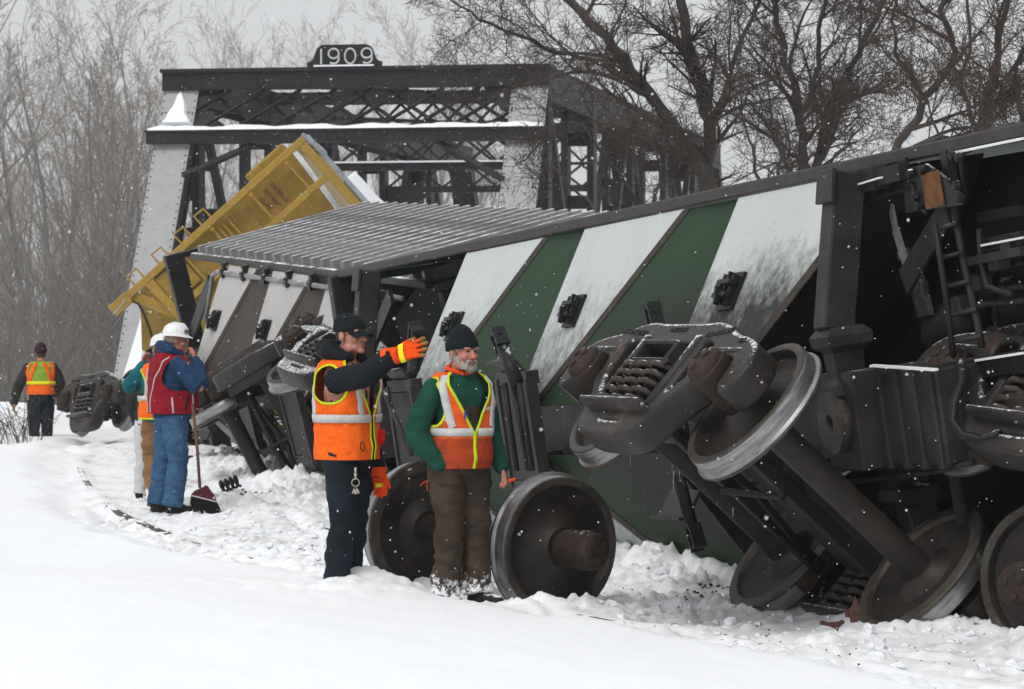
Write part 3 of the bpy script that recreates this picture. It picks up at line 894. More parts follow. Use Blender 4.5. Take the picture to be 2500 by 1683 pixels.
# nearer trees on the right, drawn with their own limbs
NEAR = dict(seg=[8,7,6,5,3], wob=[.08,.12,.14,.14,.12], up=[.02,.02,.015,.01,.0], kids=[11,10,7,2,0], start=[.15,.12,.1,.1,0],
            ang=[(28,58),(28,60),(28,65),(25,60),(0,0)], len=[.55,.64,.66,.62,0], rmin=.0034)
def hero(name_lab, limbs, seed, Y, twig, cfg=NEAR, group='bare trees behind the green hopper car', kscale=1.0, spread=1.0):
    """limbs: list of (pixel polyline, r0, r1, lateral depth drift)"""
    t = Tree(seed, .022)
    base = P(limbs[0][0][0][0], 1000, Y); base.z = gz(base.x, base.y)
    root = empty('bare_tree', Matrix.Translation(base), name_lab, 'tree', group)
    for (pl, r0, r1, dy) in limbs:
        ctrl = [P(x, y_, Y + dy*i/(len(pl)-1)) - base for i, (x, y_) in enumerate(pl)]
        pts = []
        m = len(ctrl)
        for i in range(m-1):
            p0, p1, p2, p3 = ctrl[max(i-1,0)], ctrl[i], ctrl[i+1], ctrl[min(i+2,m-1)]
            for q in range(4):
                u = q/4
                pts.append(.5*((2*p1)+(p2-p0)*u+(2*p0-5*p1+4*p2-p3)*u*u+(3*p1-p0-3*p2+p3)*u**3) + Vector((t.r.gauss(0,.02), t.r.gauss(0,.03), t.r.gauss(0,.02))))
        pts.append(ctrl[-1])
        n = len(pts)
        rs = [.72*(r0+(r1-r0)*i/(n-1)) for i in range(n)]
        t.thick.tube(pts, rs, 8, caps=False)
        L = sum((pts[i+1]-pts[i]).length for i in range(n-1))
        c2 = dict(cfg); c2['kids'] = [max(2, int(cfg['kids'][0]*L/4.0*kscale))] + cfg['kids'][1:]
        c2['len'] = [min(.8, 1.9/L*spread)] + cfg['len'][1:]
        t.kids(pts, rs, L, 0, c2, t0=.12)
    t.finish(root, M['bark_near'], twig)
hero('big dark bare tree leaning left over the bridge, behind the striped car',
     [([(1745,560),(1725,430),(1650,320),(1560,200),(1480,90),(1400,10),(1330,-90)], .17, .07, 1.5),
      ([(1600,250),(1500,190),(1400,180),(1300,200),(1200,240)], .055, .015, -2.0),
      ([(1560,200),(1440,150),(1330,120),(1200,60),(1100,0)], .06, .018, -1.0),
      ([(1650,320),(1560,330),(1450,300),(1350,330),(1260,400)], .05, .014, -2.0)], 21, 46, M['twig_near'], kscale=.7)
hero('straight dark bare trunk rising behind the middle white stripe',
     [([(1742,560),(1733,430),(1728,300),(1700,190),(1672,80),(1662,-60)], .15, .09, -.5),
      ([(1728,300),(1770,220),(1800,120),(1850,20),(1880,-80)], .07, .03, 1.0),
      ([(1733,290),(1800,260),(1880,250),(1960,240)], .04, .014, -1.0)], 22, 46.5, M['twig_near'])
hero('twiggy bare shrub crowded at the foot of the leaning tree',
     [([(1560,600),(1540,470),(1480,380),(1420,300)], .045, .014, -1), ([(1560,600),(1600,470),(1610,380),(1570,300)], .045, .015, .5),
      ([(1480,600),(1450,500),(1380,440),(1320,380)], .04, .012, 1), ([(1640,600),(1650,480),(1660,380)], .04, .013, 1)], 23, 43, M['twig_near'], kscale=.2)
hero('dense brown thicket tree with hanging vines right of the straight trunk',
     [([(1975,560),(1965,420),(1950,300),(1930,180),(1900,60),(1880,-60)], .11, .05, .5), ([(1980,560),(1995,420),(2020,300),(2060,200),(2120,80),(2170,-40)], .10, .04, 1.0),
      ([(1960,560),(1930,420),(1880,320),(1820,240)], .06, .02, -1.0), ([(1950,300),(1990,160),(2010,40),(2020,-70)], .06, .03, -.5)], 24, 44, M['twig_near'], kscale=1.1)
hero('dark bare shrub between the two trunk groups, low behind the car roofline',
     [([(1860,560),(1850,440),(1830,340),(1800,240)], .045, .014, .5), ([(1870,560),(1900,440),(1900,330),(1870,200)], .045, .015, -.5),
      ([(1930,560),(1990,440),(2060,360),(2110,300)], .04, .012, .6)], 25, 42, M['twig_near'], kscale=.85)
hero('crooked bare tree with one arching trunk at the upper right',
     [([(2120,500),(2180,380),(2260,250),(2330,130),(2300,30),(2330,-60)], .085, .045, .5), ([(2260,250),(2200,150),(2180,50),(2200,-60)], .045, .02, -.5),
      ([(2180,380),(2300,330),(2400,300),(2480,240)], .04, .014, 1)], 26, 41, M['twig_near'], kscale=.8)
hero('reddish brown bare tree filling the upper right corner',
     [([(2400,460),(2395,330),(2410,220),(2440,100),(2470,-40)], .08, .04, .4), ([(2480,460),(2500,330),(2480,200),(2520,60)], .07, .03, 1),
      ([(2395,330),(2350,220),(2370,100),(2350,-30)], .05, .02, -.6), ([(2410,220),(2500,150),(2560,60)], .04, .02, .3)], 27, 39, M['twig_red'], kscale=.95)
hero('rusty coloured shrub close behind the right end of the car roofline',
     [([(2330,460),(2320,380),(2280,300),(2260,220)], .035, .012, .4), ([(2450,440),(2440,350),(2400,280),(2390,180)], .035, .012, -.4), ([(2540,440),(2530,330),(2500,240)], .035, .012, .3)], 28, 36, M['twig_red'], kscale=1.1)
# ------------------------------------------------------------------ trucks and wheelsets
def wheel_mesh():
    prof = [(.845,.06),(.845,.13),(.822,.15),(.775,.21),(.748,.33),(.765,.385),(.815,.402),(.82,.408),(.82,.450),(.812,.457),(.76,.459),(.72,.462),(.713,.470),(.705,.481),(.692,.484),(.680,.476),(.677,.46),(.677,.405),(.70,.388),(.708,.33),(.735,.21),(.70,.15),(.668,.13),(.665,.06)]
    n = 56
    mb = MB(); mb.lathe(prof, n)
    me = mb.mesh('wheel')
    mats = [M['wheel'], M['rim'], M['tread']]
    for m_ in mats: me.materials.append(m_)
    zone = []
    for i in range(len(prof)-1):
        if 6 <= i <= 7 or 15 <= i <= 17: zone.append(1)
        elif i == 8: zone.append(1)
        elif 9 <= i <= 12: zone.append(2)
        elif 13 <= i <= 14: zone.append(1)
        else: zone.append(0)
    for i, z_ in enumerate(zone):
        for k in range(n): me.polygons[i*n+k].material_index = z_
    return me
WHEEL = wheel_mesh()
def axle_mesh():
    mb = MB()
    mb.lathe([(-1.06,.07),(-.86,.075),(-.85,.10),(-.62,.10),(-.55,.092),(0,.088),(.55,.092),(.62,.10),(.85,.10),(.86,.075),(1.06,.07)], 24)
    return mb.mesh('axle')
AXLE = axle_mesh()
def bearing_mesh():
    mb = MB()
    mb.lathe([(.875,.06),(.875,.105),(.885,.118),(.90,.122),(.985,.122),(.99,.128),(1.055,.128),(1.06,.118),(1.075,.118),(1.085,.112),(1.10,.085),(1.105,.0)], 24)
    for k in range(3):
        a = 2*math.pi*k/3+.4
        c = Vector((.058*math.cos(a), 1.1, .058*math.sin(a)))
        mb.lathe([(0,.026),(.010,.026),(.012,.02)], 6, Matrix.Translation(c))
    mb.lathe([(0,.088),(.004,.085)], 3, Matrix.Translation((0,1.10,0)) @ Matrix.Rotation(.4, 4, 'Y'))
    mb.v = [(x*1.02, .875+(y_-.875)*1.45, z*1.02) for x, y_, z in mb.v]
    return mb.mesh('bearing')
BEAR = bearing_mesh()
FLIP = Matrix.Rotation(math.pi, 4, 'Z')
for me_, mt in ((AXLE, 'wheel'), (BEAR, 'rust')): me_.materials.append(M[mt])
for me_ in (WHEEL, AXLE, BEAR):
    bm = bmesh.new(); bm.from_mesh(me_)
    for e in bm.edges:
        if len(e.link_faces) == 2: e.smooth = e.calc_face_angle(0) < R(40)
    for f in bm.faces: f.smooth = True
    bm.normal_update(); bmesh.ops.recalc_face_normals(bm, faces=bm.faces[:]); bm.to_mesh(me_); bm.free()

def add_axle(parent, x):
    ax = link_mesh('axle', AXLE, None, parent); ax.location = (x, 0, 0)
    for s_ in (1, -1):
        w = link_mesh('wheel', WHEEL, None, ax); b = link_mesh('bearing', BEAR, None, ax)
        if s_ < 0: w.rotation_euler = (0, 0, math.pi); b.rotation_euler = (0, 0, math.pi)
    return ax

def side_frame_mesh():
    half = [(0,.345),(.30,.345),(.46,.36),(.62,.335),(.80,.27),(1.00,.24),(1.15,.20),(1.235,.10),(1.25,-.02),(1.21,-.10),(1.13,-.115),(1.085,-.06),(1.075,.06),(1.02,.135),(.76,.135),(.705,.06),(.695,-.07),(.66,-.10),(.58,-.16),(.50,-.27),(.43,-.40),(.36,-.455),(.20,-.475),(0,-.48)]
    outer = half + [(-x, z) for x, z in half[-2:0:-1]]
    outer = round_poly(outer, .05, 2)
    win = round_poly([(-.36,.14),(-.33,.235),(.33,.235),(.36,.14),(.36,-.02),(.33,-.30),(-.33,-.30),(-.36,-.02)], .05, 3)
    tri = [(.425,.245),(.54,.265),(.675,.215),(.665,.07),(.61,-.05),(.48,-.20),(.425,-.14)]
    t1 = round_poly(tri, .06, 3); t2 = round_poly([(-x, z) for x, z in tri], .06, 3)
    slot = round_poly([(-.20,-.355),(.20,-.355),(.17,-.415),(-.17,-.415)], .03, 2)
    hole = round_poly([(1.13,.11),(1.19,.08),(1.19,.0),(1.13,-.02)], .025, 2); hole2 = [(-x, z) for x, z in hole]
    me = curve_solid('side_frame', [outer, win, t1, t2, slot, hole, hole2], .20, .030, 3)
    me.transform(Matrix.Rotation(R(90), 4, 'X'))       # (x, z) upright, extruded along y
    mb = MB()
    # ribs and pads that give the casting its depth
    mb.bbox(-.42, .42, -.20, .20, -.325, -.285, .012)          # spring seat
    for s_ in (-1, 1):
        mb.bbox(s_*.37-.03, s_*.37+.03, -.12, .12, -.27, .27, .015)     # column guides
        mb.bbox(min(s_*.72,s_*1.06), max(s_*.72,s_*1.06), -.10, .11, .13, .19, .02)      # pedestal roof
        mb.bbox(s_*1.17-.05, s_*1.17+.05, -.10, .10, -.14, -.09, .015)
    o2 = mb.mesh('x')
    bm = bmesh.new(); bm.from_mesh(me); bm.from_mesh(o2); 
    for e in bm.edges:
        if len(e.link_faces) == 2: e.smooth = e.calc_face_angle(0) < R(50)
    for f in bm.faces: f.smooth = True
    bm.to_mesh(me); bm.free()
    me.materials.append(M['casting'])
    return me
SIDE = side_frame_mesh()
def coil_mesh():
    mb = MB()
    turns, n = 4.6, 60
    pts = [(.084*math.cos(2*math.pi*turns*i/n), .084*math.sin(2*math.pi*turns*i/n), -.28+.30*i/n) for i in range(n+1)]
    mb.tube(pts, .0195, 7)
    me = mb.mesh('coil_spring'); me.materials.append(M['coil'])
    me.polygons.foreach_set('use_smooth', [True]*len(me.polygons)); return me
COIL = coil_mesh()
def truck_matrix(C, d, up):
    y = -Vector(d).normalized(); z = Vector(up); z = (z - y*z.dot(y)).normalized(); x = y.cross(z)
    return basis(C, x, y, z)
LETTERS = [('ASF 2M42U 711', -.62, .297, .058, R(-4)), ('MAE Z1U75', .0, .315, .045, 0), ('F3R 10UN0U', .60, .295, .058, R(8)), ('TDR', .98, .235, .045, R(10))]
LET_ME = [text_mesh('cast_lettering', t_, s_, .006) for t_, _, _, s_, _ in LETTERS]
for me_ in LET_ME: me_.materials.append(M['casting'])
def make_truck(matx, label):
    root = empty('freight_truck', matx, label, 'rail truck', 'freight trucks torn from under the cars')
    for x in (-.89, .89): add_axle(root, x)
    for s_ in (1, -1):
        sf = link_mesh('side_frame', SIDE, None, root); sf.location = (0, s_*.995, 0)
        if s_ < 0: sf.rotation_euler = (0, 0, math.pi)
        for me_, (t_, x, z, sz_, rot) in zip(LET_ME, LETTERS):
            if s_ < 0: break
            lt = link_mesh('cast_lettering', me_, None, sf)
            lt.matrix_local = Matrix.Translation((-x, .101, z-.004)) @ Matrix.Rotation(math.pi, 4, 'Z') @ Matrix.Rotation(R(90), 4, 'X') @ Matrix.Rotation(rot, 4, 'Z')
        for i in range(3):
            for yy_ in (.905, 1.075):
                c = link_mesh('coil_spring', COIL, None, root); c.location = ((i-1)*.20, s_*yy_, 0)
        for x in (-.89, .89):
            mb = MB(); mb.bbox(x-.16, x+.16, s_*.985-.085, s_*.985+.085, .118, .15, .01); mb.bbox(x-.15, x-.115, s_*.985-.07, s_*.985+.07, .02, .13, .01); mb.bbox(x+.115, x+.15, s_*.985-.07, s_*.985+.07, .02, .13, .01)
            mb.build('bearing_adapter', M['rust'], root)
    mb = MB()
    mb.bbox(-.22, .22, -.86, .86, .0, .20, .03)
    for s_ in (1, -1):
        y0, y1 = (.80, 1.15) if s_ > 0 else (-1.15, -.80)
        mb.bbox(-.28, .28, y0, y1, .02, .055, .01); mb.bbox(-.24, .24, y0, y1, .165, .195, .01)
        mb.bbox(-.26, -.225, y0, y1, .02, .19, .01); mb.bbox(.225, .26, y0, y1, .02, .19, .01)
        mb.bbox(-.30, .30, y1-.03 if s_ > 0 else y0, y1 if s_ > 0 else y0+.03, .0, .05, .01)
    bo = mb.build('bolster', M['steel'], root)
    mb = MB(); mb.lathe([(.19,.06),(.19,.14),(.235,.145),(.235,.19),(.18,.20)], 24, Matrix.Rotation(R(90), 4, 'X')); mb.build('centre_bowl', M['steel'], bo)
    for s_ in (1, -1):
        x = s_*.40
        mb = MB(); mb.bar((x, -.74, -.06), (x, .74, -.06), .07, .09, (0,0,1), .01)
        mb.bar((x, -.70, -.06), (x-s_*.16, 0, -.03), .05, .04, (0,0,1)); mb.bar((x, .70, -.06), (x-s_*.16, 0, -.03), .05, .04, (0,0,1))
        mb.bar((x, 0, -.05), (x-s_*.2, 0, .12), .04, .05)
        bb = mb.build('brake_beam', M['black'], root)
        for t_ in (1, -1):
            mb = MB(); mb.prism([(.43*math.cos(a)+0, .43*math.sin(a)) for a in [R(q) for q in range(-28, 29, 8)]] + [(.375*math.cos(a), .375*math.sin(a)) for a in [R(q) for q in range(28, -29, -8)]], -.05, .05,
                             Matrix.Translation((s_*.89, t_*.75, 0)) @ Matrix.Rotation(R(90), 4, 'X') @ Matrix.Rotation(math.pi if s_ > 0 else 0, 4, 'Z') @ Matrix.Scale(1.14, 4, (1,0,0)) @ Matrix.Scale(1.14, 4, (0,1,0)))
            mb.build('brake_shoe', M['rust'], bb)
    mb = MB(); mb.tube([(-.42, .08, -.12), (.42, .08, -.12)], .022, 8); mb.tube([(-.42,.08,-.12),(-.42,.3,.12)], .018, 6); mb.build('brake_rod', M['black'], root)
    return root

T1 = make_truck(truck_matrix((1.585, 19.9, .80), (.70,.277,-.655), Vector((-.39,.92,.02)).cross(Vector((-.70,-.277,.655)))), 'freight truck with snow-dusted cast side frame up in the air before the striped car')
T2 = make_truck(truck_matrix((-2.40, 37.6, .52), (.46,-.04,-.88), (.58,.74,.30)), 'freight truck with its underside showing, just right of the worker in the red vest')
T3 = make_truck(truck_matrix((-1.46, 34.0, .63), (.40,.30,-.86), (.8,.33,.5)), 'freight truck with snowy coil springs behind the head of the pointing worker')
T4 = make_truck(truck_matrix((-5.55, 50.4, .44), (.86,.44,-.28), (.22,.20,.95)), 'loose freight truck standing in the snow at the foot of the left bridge post')
T5 = make_truck(truck_matrix((3.72, 18.7, .80), (.66,.42,-.62), (.567,.275,.778)), 'snowy freight truck cut off by the right picture edge')

def loose_wheelset(p_right, p_left, label):
    """p_right, p_left: wheel centres"""
    c = (p_right+p_left)/2
    y = (p_right-p_left).normalized(); z = Vector((0,0,1)); z = (z-y*z.dot(y)).normalized(); x = y.cross(z)
    root = empty('wheelset', basis(c, x, y, z), label, 'wheelset', 'loose wheelsets in the snow')
    add_axle(root, 0)
    return root
ws1 = loose_wheelset(Vector((.275, 21.25, .352)), Vector((-.61, 22.45, .395)), 'loose wheelset standing in the snow behind the two foreground workers')
ws2 = loose_wheelset(Vector((3.08, 18.6, .33)), Vector((4.05, 19.75, .34)), 'loose wheelset cut off by the right picture edge')
# chalk marks on the wheels
def chalk_mark(par, pts, name='chalk_mark', m='chalk', r=.006):
    for (a, b) in pts:
        mb = MB(); mb.tube([a, b], r, 5); mb.build(name, M[m], par)
# ------------------------------------------------------------------ hopper cars
W_ = 3.04
BAY = 3.43
class Car: pass
def hopper_car(name, O, a, t, label, S0, saddle_m, stripe_m, frame_m, side_m, rib_m, pipe=False, nposts=26, far_s=13.7, far_b=11.3, near_s=-4.2, near_b=-.72, ks=1.0, ht=2.62, near_over=3.9, proud=.05):
    C = Car()
    a = Vector(a).normalized(); t = Vector(t); t = (t - a*t.dot(a)).normalized(); h = (-a).cross(t)
    C.O, C.a, C.t, C.h = Vector(O), a, t, h
    C.root = root = empty(name, basis(O, -a, t, h), label, 'hopper car')
    def L(s, w, hh): return Vector((-s, w, hh))
    C.L = L
    def px(x, y, hh):
        """pixel -> local point on the plane z = hh"""
        d = Vector(((x-1250)/FPX, 1, (808-y)/FPX)); cp = Vector((0,0,EYE))
        k = (C.O + h*hh - cp).dot(h)/d.dot(h)
        q = cp + d*k - C.O
        return Vector((-q.dot(a), q.dot(t), q.dot(h)))
    C.px = px
    K = .60
    # side sills
    for w0, sg in ((0, 1), (W_, -1)):
        mb = MB(); mb.bbox(-far_s, -near_s, w0-.055 if sg > 0 else w0-.03, w0+.03 if sg > 0 else w0+.055, -.05, .03, .012)
        mb.build('side_sill', M['sill'], root)
        mb = MB(); mb.box(-far_s, -near_s, w0-.005, w0+.005, .03, ht-.12) ; mb.build('side_sheet', side_m, root)
        mb = MB(); mb.bbox(-far_s, -near_s, w0-.06, w0+.06, ht-.17, ht, .02); mb.build('top_chord', M['sill'], root)
    # side posts stand proud of the side sheet
    pm = None
    n = nposts
    for i in range(n):
        s_ = near_s+.25 + (far_s-near_s-.5)*i/(n-1)
        for sg in (1, -1):
            if pm is None:
                mb = MB(); mb.prism([(-.068,0),(-.042,-proud),(.042,-proud),(.068,0)], 0, ht-.04); pm = mb.mesh('side_post'); pm.materials.append(rib_m)
            o = link_mesh('side_post', pm, None, root)
            o.location = (-s_, -.004 if sg > 0 else W_+.004, .03)
            if sg < 0: o.rotation_euler = (0,0,math.pi)
    # hopper bottoms
    def mir(p, up): return p if up else Vector((p.x, W_-p.y, p.z))
    for up in (True, False):
        for i, s0 in enumerate(S0):
            K = .60 if up or i > 0 or ks < 1 else .22      # the lowest sheet is crushed flat
            wc = 1.33
            n0_, n1_ = (2.33, .42) if i > 0 or ks < 1 else (2.55, .95)
            F0, F1, N1, N0 = L(s0, .045, -.03), L(s0+.03, wc, -K*wc), L(s0-n1_*ks, wc, -K*wc), L(s0-n0_*ks, .045, -.03)
            Fm, Nm = F0.lerp(F1, .5), N0.lerp(N1, .5)
            mb = MB(); mb.slab([mir(q, up) for q in (F0, Fm, F1, N1, Nm, N0)], .02)
            mb.build('slope_sheet', stripe_m, root)
            # folded flange along the near edge of the slope sheet
            mb = MB()
            fl = [N0, Nm, N1]; fl2 = [q + Vector((.10,0,.0)) for q in fl]
            for j in range(2): mb.slab([mir(q, up) for q in (fl[j]+Vector((.0,0,-.012)), fl[j+1]+Vector((.0,0,-.012)), fl2[j+1]+Vector((0,0,.012)), fl2[j]+Vector((0,0,.012)))], .012)
            mb.build('fold_flange', M['brown'] if i % 1 == 0 else frame_m, root)
            # recessed saddle sheet towards the next bay
            if i > 0:
                nf = S0[i-1]
            else:
                nf = s0-BAY*ks
            R0, R1 = L(nf-.02, .05, .02), L(nf+.0, wc, -K*wc+.30)
            if i > 0:
                Rm = R0.lerp(R1, .5)
                for ii, (q0, q1, q2, q3) in enumerate(((N0+Vector((.1,0,.02)), Nm+Vector((.1,0,.02)), Rm, R0), (Nm+Vector((.1,0,.02)), N1+Vector((.1,0,.02)), R1, Rm))):
                    mb = MB(); mb.slab([mir(q, up) for q in (q0, q1, q2, q3)], .015)
                    mb.build('saddle_sheet', saddle_m, root)
                mb = MB(); mb.slab([mir(q, up) for q in (R0+Vector((-.01,0,.02)), R1+Vector((-.01,0,.02)), L(nf+.03, wc, -K*wc+.01), L(nf, .05, -.03))], .012); mb.build('step_sheet', saddle_m, root)
            # door latch bolted to the slope sheet
            wl_ = .66; base = L(s0-.62*ks, wl_, -K*wl_-.02); z_ = .66
            ex, ey = Vector((1,0,0)), Vector((0,1,-K)).normalized(); ez = ex.cross(ey)
            if ez.z > 0: ez = -ez
            def q(u, v, e): return mir(base + ex*u*z_ + ey*v*z_ + ez*e*z_, up)
            mb = MB()
            mb.slab([q(-.20,-.20,.012), q(.24,-.20,.012), q(.24,.20,.012), q(-.20,.20,.012)], .02)
            lt = mb.build('latch_plate', M['black'], root)
            for (u0, v0, u1, v1, e, th) in ((-.12,-.16,-.12,.14,.06,.05), (.02,-.18,.02,.16,.07,.05), (.15,-.15,.15,.17,.06,.045), (-.16,-.06,.2,-.06,.10,.05), (-.16,.08,.2,.08,.10,.05), (-.05,.0,.1,.19,.14,.04)):
                mb = MB(); mb.bar(q(u0,v0,e), q(u1,v1,e), th*.62, th*.9, q(0,0,1)-q(0,0,0)); mb.build('latch_bar', M['black'], lt)
    # hopper chutes and doors along the centre line
    K = .60
    for s0 in S0:
        mb = MB(); mb.slab([L(s0+.03,1.33,-K*1.33), L(s0+.03,W_-1.33,-K*1.33), L(s0-.45*ks,W_-1.33,-K*1.33), L(s0-.45*ks,1.33,-K*1.33)], .03); mb.build('chute_plate', frame_m, root)
        for up in (True, False):
            mb = MB()
            p0, p1 = L(s0+.02, 1.12, -.80), L(s0-.55, 1.12, -.80)
            e = Vector((0,-.17,-.12)); mb.slab([mir(q_, up) for q_ in (p0, p1, p1+e, p0+e)], .02)
            mb.slab([mir(q_, up) for q_ in (p0+e, p1+e, p1+e+Vector((0,.01,-.06)), p0+e+Vector((0,.01,-.06)))], .02)
            mb.build('door_hood', M['grime'], root)
        if ks == 1 and s0 == S0[0]: continue
        mb = MB()
        mb.bar(L(s0-.70, 1.10, -.84), L(s0+.12, 1.10, -.84), .10, .10, (0,1,0)); mb.bar(L(s0-.70, W_-1.10, -.84), L(s0+.12, W_-1.10, -.84), .10, .10, (0,1,0))
        mb.bar(L(s0-.68, 1.10, -.86), L(s0-.68, W_-1.10, -.86), .07, .09); mb.bar(L(s0+.10, 1.10, -.86), L(s0+.10, W_-1.10, -.86), .07, .09)
        mb.build('door_frame', M['grime'], root)
        for k in range(2):
            mb = MB(); mb.slab([L(s0-.62+.36*k, 1.16, -.85), L(s0-.30+.36*k, 1.16, -.88), L(s0-.30+.36*k, W_-1.16, -.88), L(s0-.62+.36*k, W_-1.16, -.85)], .02); mb.build('discharge_door', M['black'], root)
    # centre sill with body centre plates, bolsters at both ends
    mb = MB(); mb.bbox(-far_s, .9, 1.36, 1.68, -.26, .12, .012); mb.build('centre_sill', M['grime'], root)
    mb = MB(); mb.box(-far_s, .9, 1.26, 1.78, -.275, -.26); mb.build('centre_sill_flange', M['grime'], root)
    for sb, sg in ((near_b, -1), (far_b, 1)):
        for up in (True, False):
            if ks < 1 and sg > 0 and up: continue
            mb = MB(); mb.bar(mir(L(sb,.03,-.24 if up else .05), up), mir(L(sb,.97,-.46 if up else -.1), up), .20, .20, (0,0,1), .012); mb.build('bolster_arm', M['grime'], root)
            mb = MB()
            hn = -.42 if up else -.12
            ring = [(.95,.22,.11),(1.0,.30,.15),(1.06,.30,.14),(1.10,.17,.10),(1.26,.15,.09),(1.30,.22,.12),(1.36,.26,.13)]
            vs = []
            for (w, ww, dd) in ring: vs += [mir(L(sb-ww/2, w, hn-dd), up), mir(L(sb+ww/2, w, hn-dd), up), mir(L(sb+ww/2, w, hn+dd), up), mir(L(sb-ww/2, w, hn+dd), up)]
            mb.add(vs, [(i*4+k, i*4+(k+1)%4, i*4+4+(k+1)%4, i*4+4+k) for i in range(len(ring)-1) for k in range(4)] + [(0,1,2,3), tuple(len(vs)-4+k for k in (3,2,1,0))])
            mb.build('bolster_neck', M['grime'], root)
            mb = MB(); mb.bar(mir(L(sb,.0,-.355), up), mir(L(sb,.20,-.40), up), .26, .03, (0,0,1), .005); mb.build('bolster_cap', M['grime'], root)
        mb = MB(); mb.bbox(-sb-.26, -sb+.26, 1.22, 1.82, -.50, -.275, .012); mb.build('bolster_foot', M['grime'], root)
        mb = MB(); mb.lathe([(0,.055),(0,.175),(.03,.19),(.075,.19),(.075,.055)], 32, Matrix.Translation((-sb, 1.52, -.50)) @ Matrix.Rotation(R(-90), 4, 'X'), closed=True)
        mb.build('centre_plate', M['rim'], root)
        # draft box, end sill, coupler
        e0, e1 = (sb+sg*.28, sb+sg*1.18)
        mb = MB(); mb.bbox(min(-e0,-e1), max(-e0,-e1), 1.24, 1.80, -.36, .16, .015); mb.build('draft_box', M['grime'], root)
        for k in range(4):
            xk = -(sb+sg*(.36+k*.25))
            mb = MB(); mb.bbox(xk-.035, xk+.035, 1.215, 1.825, -.385, .1, .01); mb.build('draft_rib', M['grime'], root)
        ee = sb+sg*(2.2 if sg > 0 else near_over)
        mb = MB(); mb.bbox(-ee-.09, -ee+.09, .0, W_, -.12, .14, .015); mb.build('end_sill', M['black'], root)
        mb = MB(); mb.bbox(min(-(sb+sg*1.1),-(sb+sg*2.95)), max(-(sb+sg*1.1),-(sb+sg*2.95)), 1.42, 1.62, -.16, .06, .03); mb.bbox(-(sb+sg*3.05)-.16, -(sb+sg*3.05)+.16, 1.36, 1.70, -.22, .14, .06); mb.build('coupler', M['rust'], root)
        # end slope sheet rising into the body, corner posts and braces
        q0 = .6 if sg < 0 else sb-2.6*ks; q1 = sb+sg*(2.2 if sg > 0 else near_over)
        mb = MB(); mb.slab([L(q0,.06,.20), L(q0,W_-.06,.20), L(q1,W_-.06,ht*.72), L(q1,.06,ht*.72)], .02); mb.build('end_slope_sheet', M['dgreen'], root)
        for up in (True, False):
            mb = MB(); mb.bar(mir(L(ee,.05,.0), up), mir(L(ee,.05,ht-.1), up), .08, .08, (1,0,0)); mb.build('corner_post', frame_m, root)
            mb = MB(); mb.bar(mir(L(sb+sg*2.3,.9,.0), up), mir(L(sb+sg*1.5,.9,1.1), up), .10, .05, (0,1,0)); mb.build('slope_brace', frame_m, root)
            if sg > 0:
                mb = MB(); mb.bar(mir(L(sb+sg*.15,.3,-.02), up), mir(L(sb+sg*2.4,1.25,-.02), up), .16, .04, (0,0,1)); mb.build('floor_brace', M['black'], root)
            else:
                s0 = S0[0]; n0, n1 = L(s0-(2.55 if ks == 1 else 2.33*ks),.045,-.03), L(s0-(.95 if ks == 1 else .42*ks),1.33,-.80); nm_ = n0.lerp(n1,.5)
                for (e0_, e1_) in ((n0, nm_), (nm_, n1)):
                    mb = MB(); mb.slab([mir(q_, up) for q_ in (e0_+Vector((.06,0,.01)), e1_+Vector((.06,0,.01)), Vector((e1_.x+.35, e1_.y, .45)), Vector((e0_.x+.35, e0_.y, .45)))], .015); mb.build('saddle_sheet', M['soot'], root)
        mb = MB()
        mb.slab([L(ee, .1, ht*.72), L(ee, W_-.1, ht*.72), L(ee, W_-.1, ht-.02), L(ee, .1, ht-.02)], .03); mb.build('end_sheet', frame_m, root)
    if pipe:
        mb = MB(); mb.tube([L(7.9,.75,-.3), L(7.75,.35,-.16), L(7.65,.18,-.12), L(7.4,.13,-.11), L(.2,.13,-.11), L(-1.0,.14,-.11)], .030, 10)
        mb.build('brake_pipe', M['rib'], root, True)
        for k in range(7):
            s_ = .5+k*1.08
            mb = MB(); mb.tube([L(s_,.13,-.16), L(s_,.13,-.055)], .062, 8); mb.bbox(-s_-.05, -s_+.05, .0, .10, -.12, -.04, .01); mb.build('pipe_clamp', M['black'], root)
    return C

carA = hopper_car('hopper_car', (2.04,20.6,2.75), (-.2937,1,-.0335), (.1426,.0087,-.9897),
    'overturned hopper car with green and white striped bottom facing the camera, largest in view', [1.68, 5.12, 8.55], M['green'], M['stripe'], M['green'], M['green'], M['brown'])
aB = Vector((-.271,.965,.044)).normalized()
carB = hopper_car('hopper_car', (-1.374,35.014,2.294), (-.31651594,.94731883,.04903768), (.23075266,.12703512,-.96468404),
    'overturned brown and grey striped hopper car with a ribbed side turned up to the sky', [2.1, 4.65, 7.2], M['brown'], M['stripeB'], M['black'], M['sidesheet'], M['rib'], pipe=True, nposts=24, far_s=9.0, far_b=8.15, near_s=-1.7, near_b=-.5, ks=.75, ht=2.46, near_over=1.9, proud=.14)

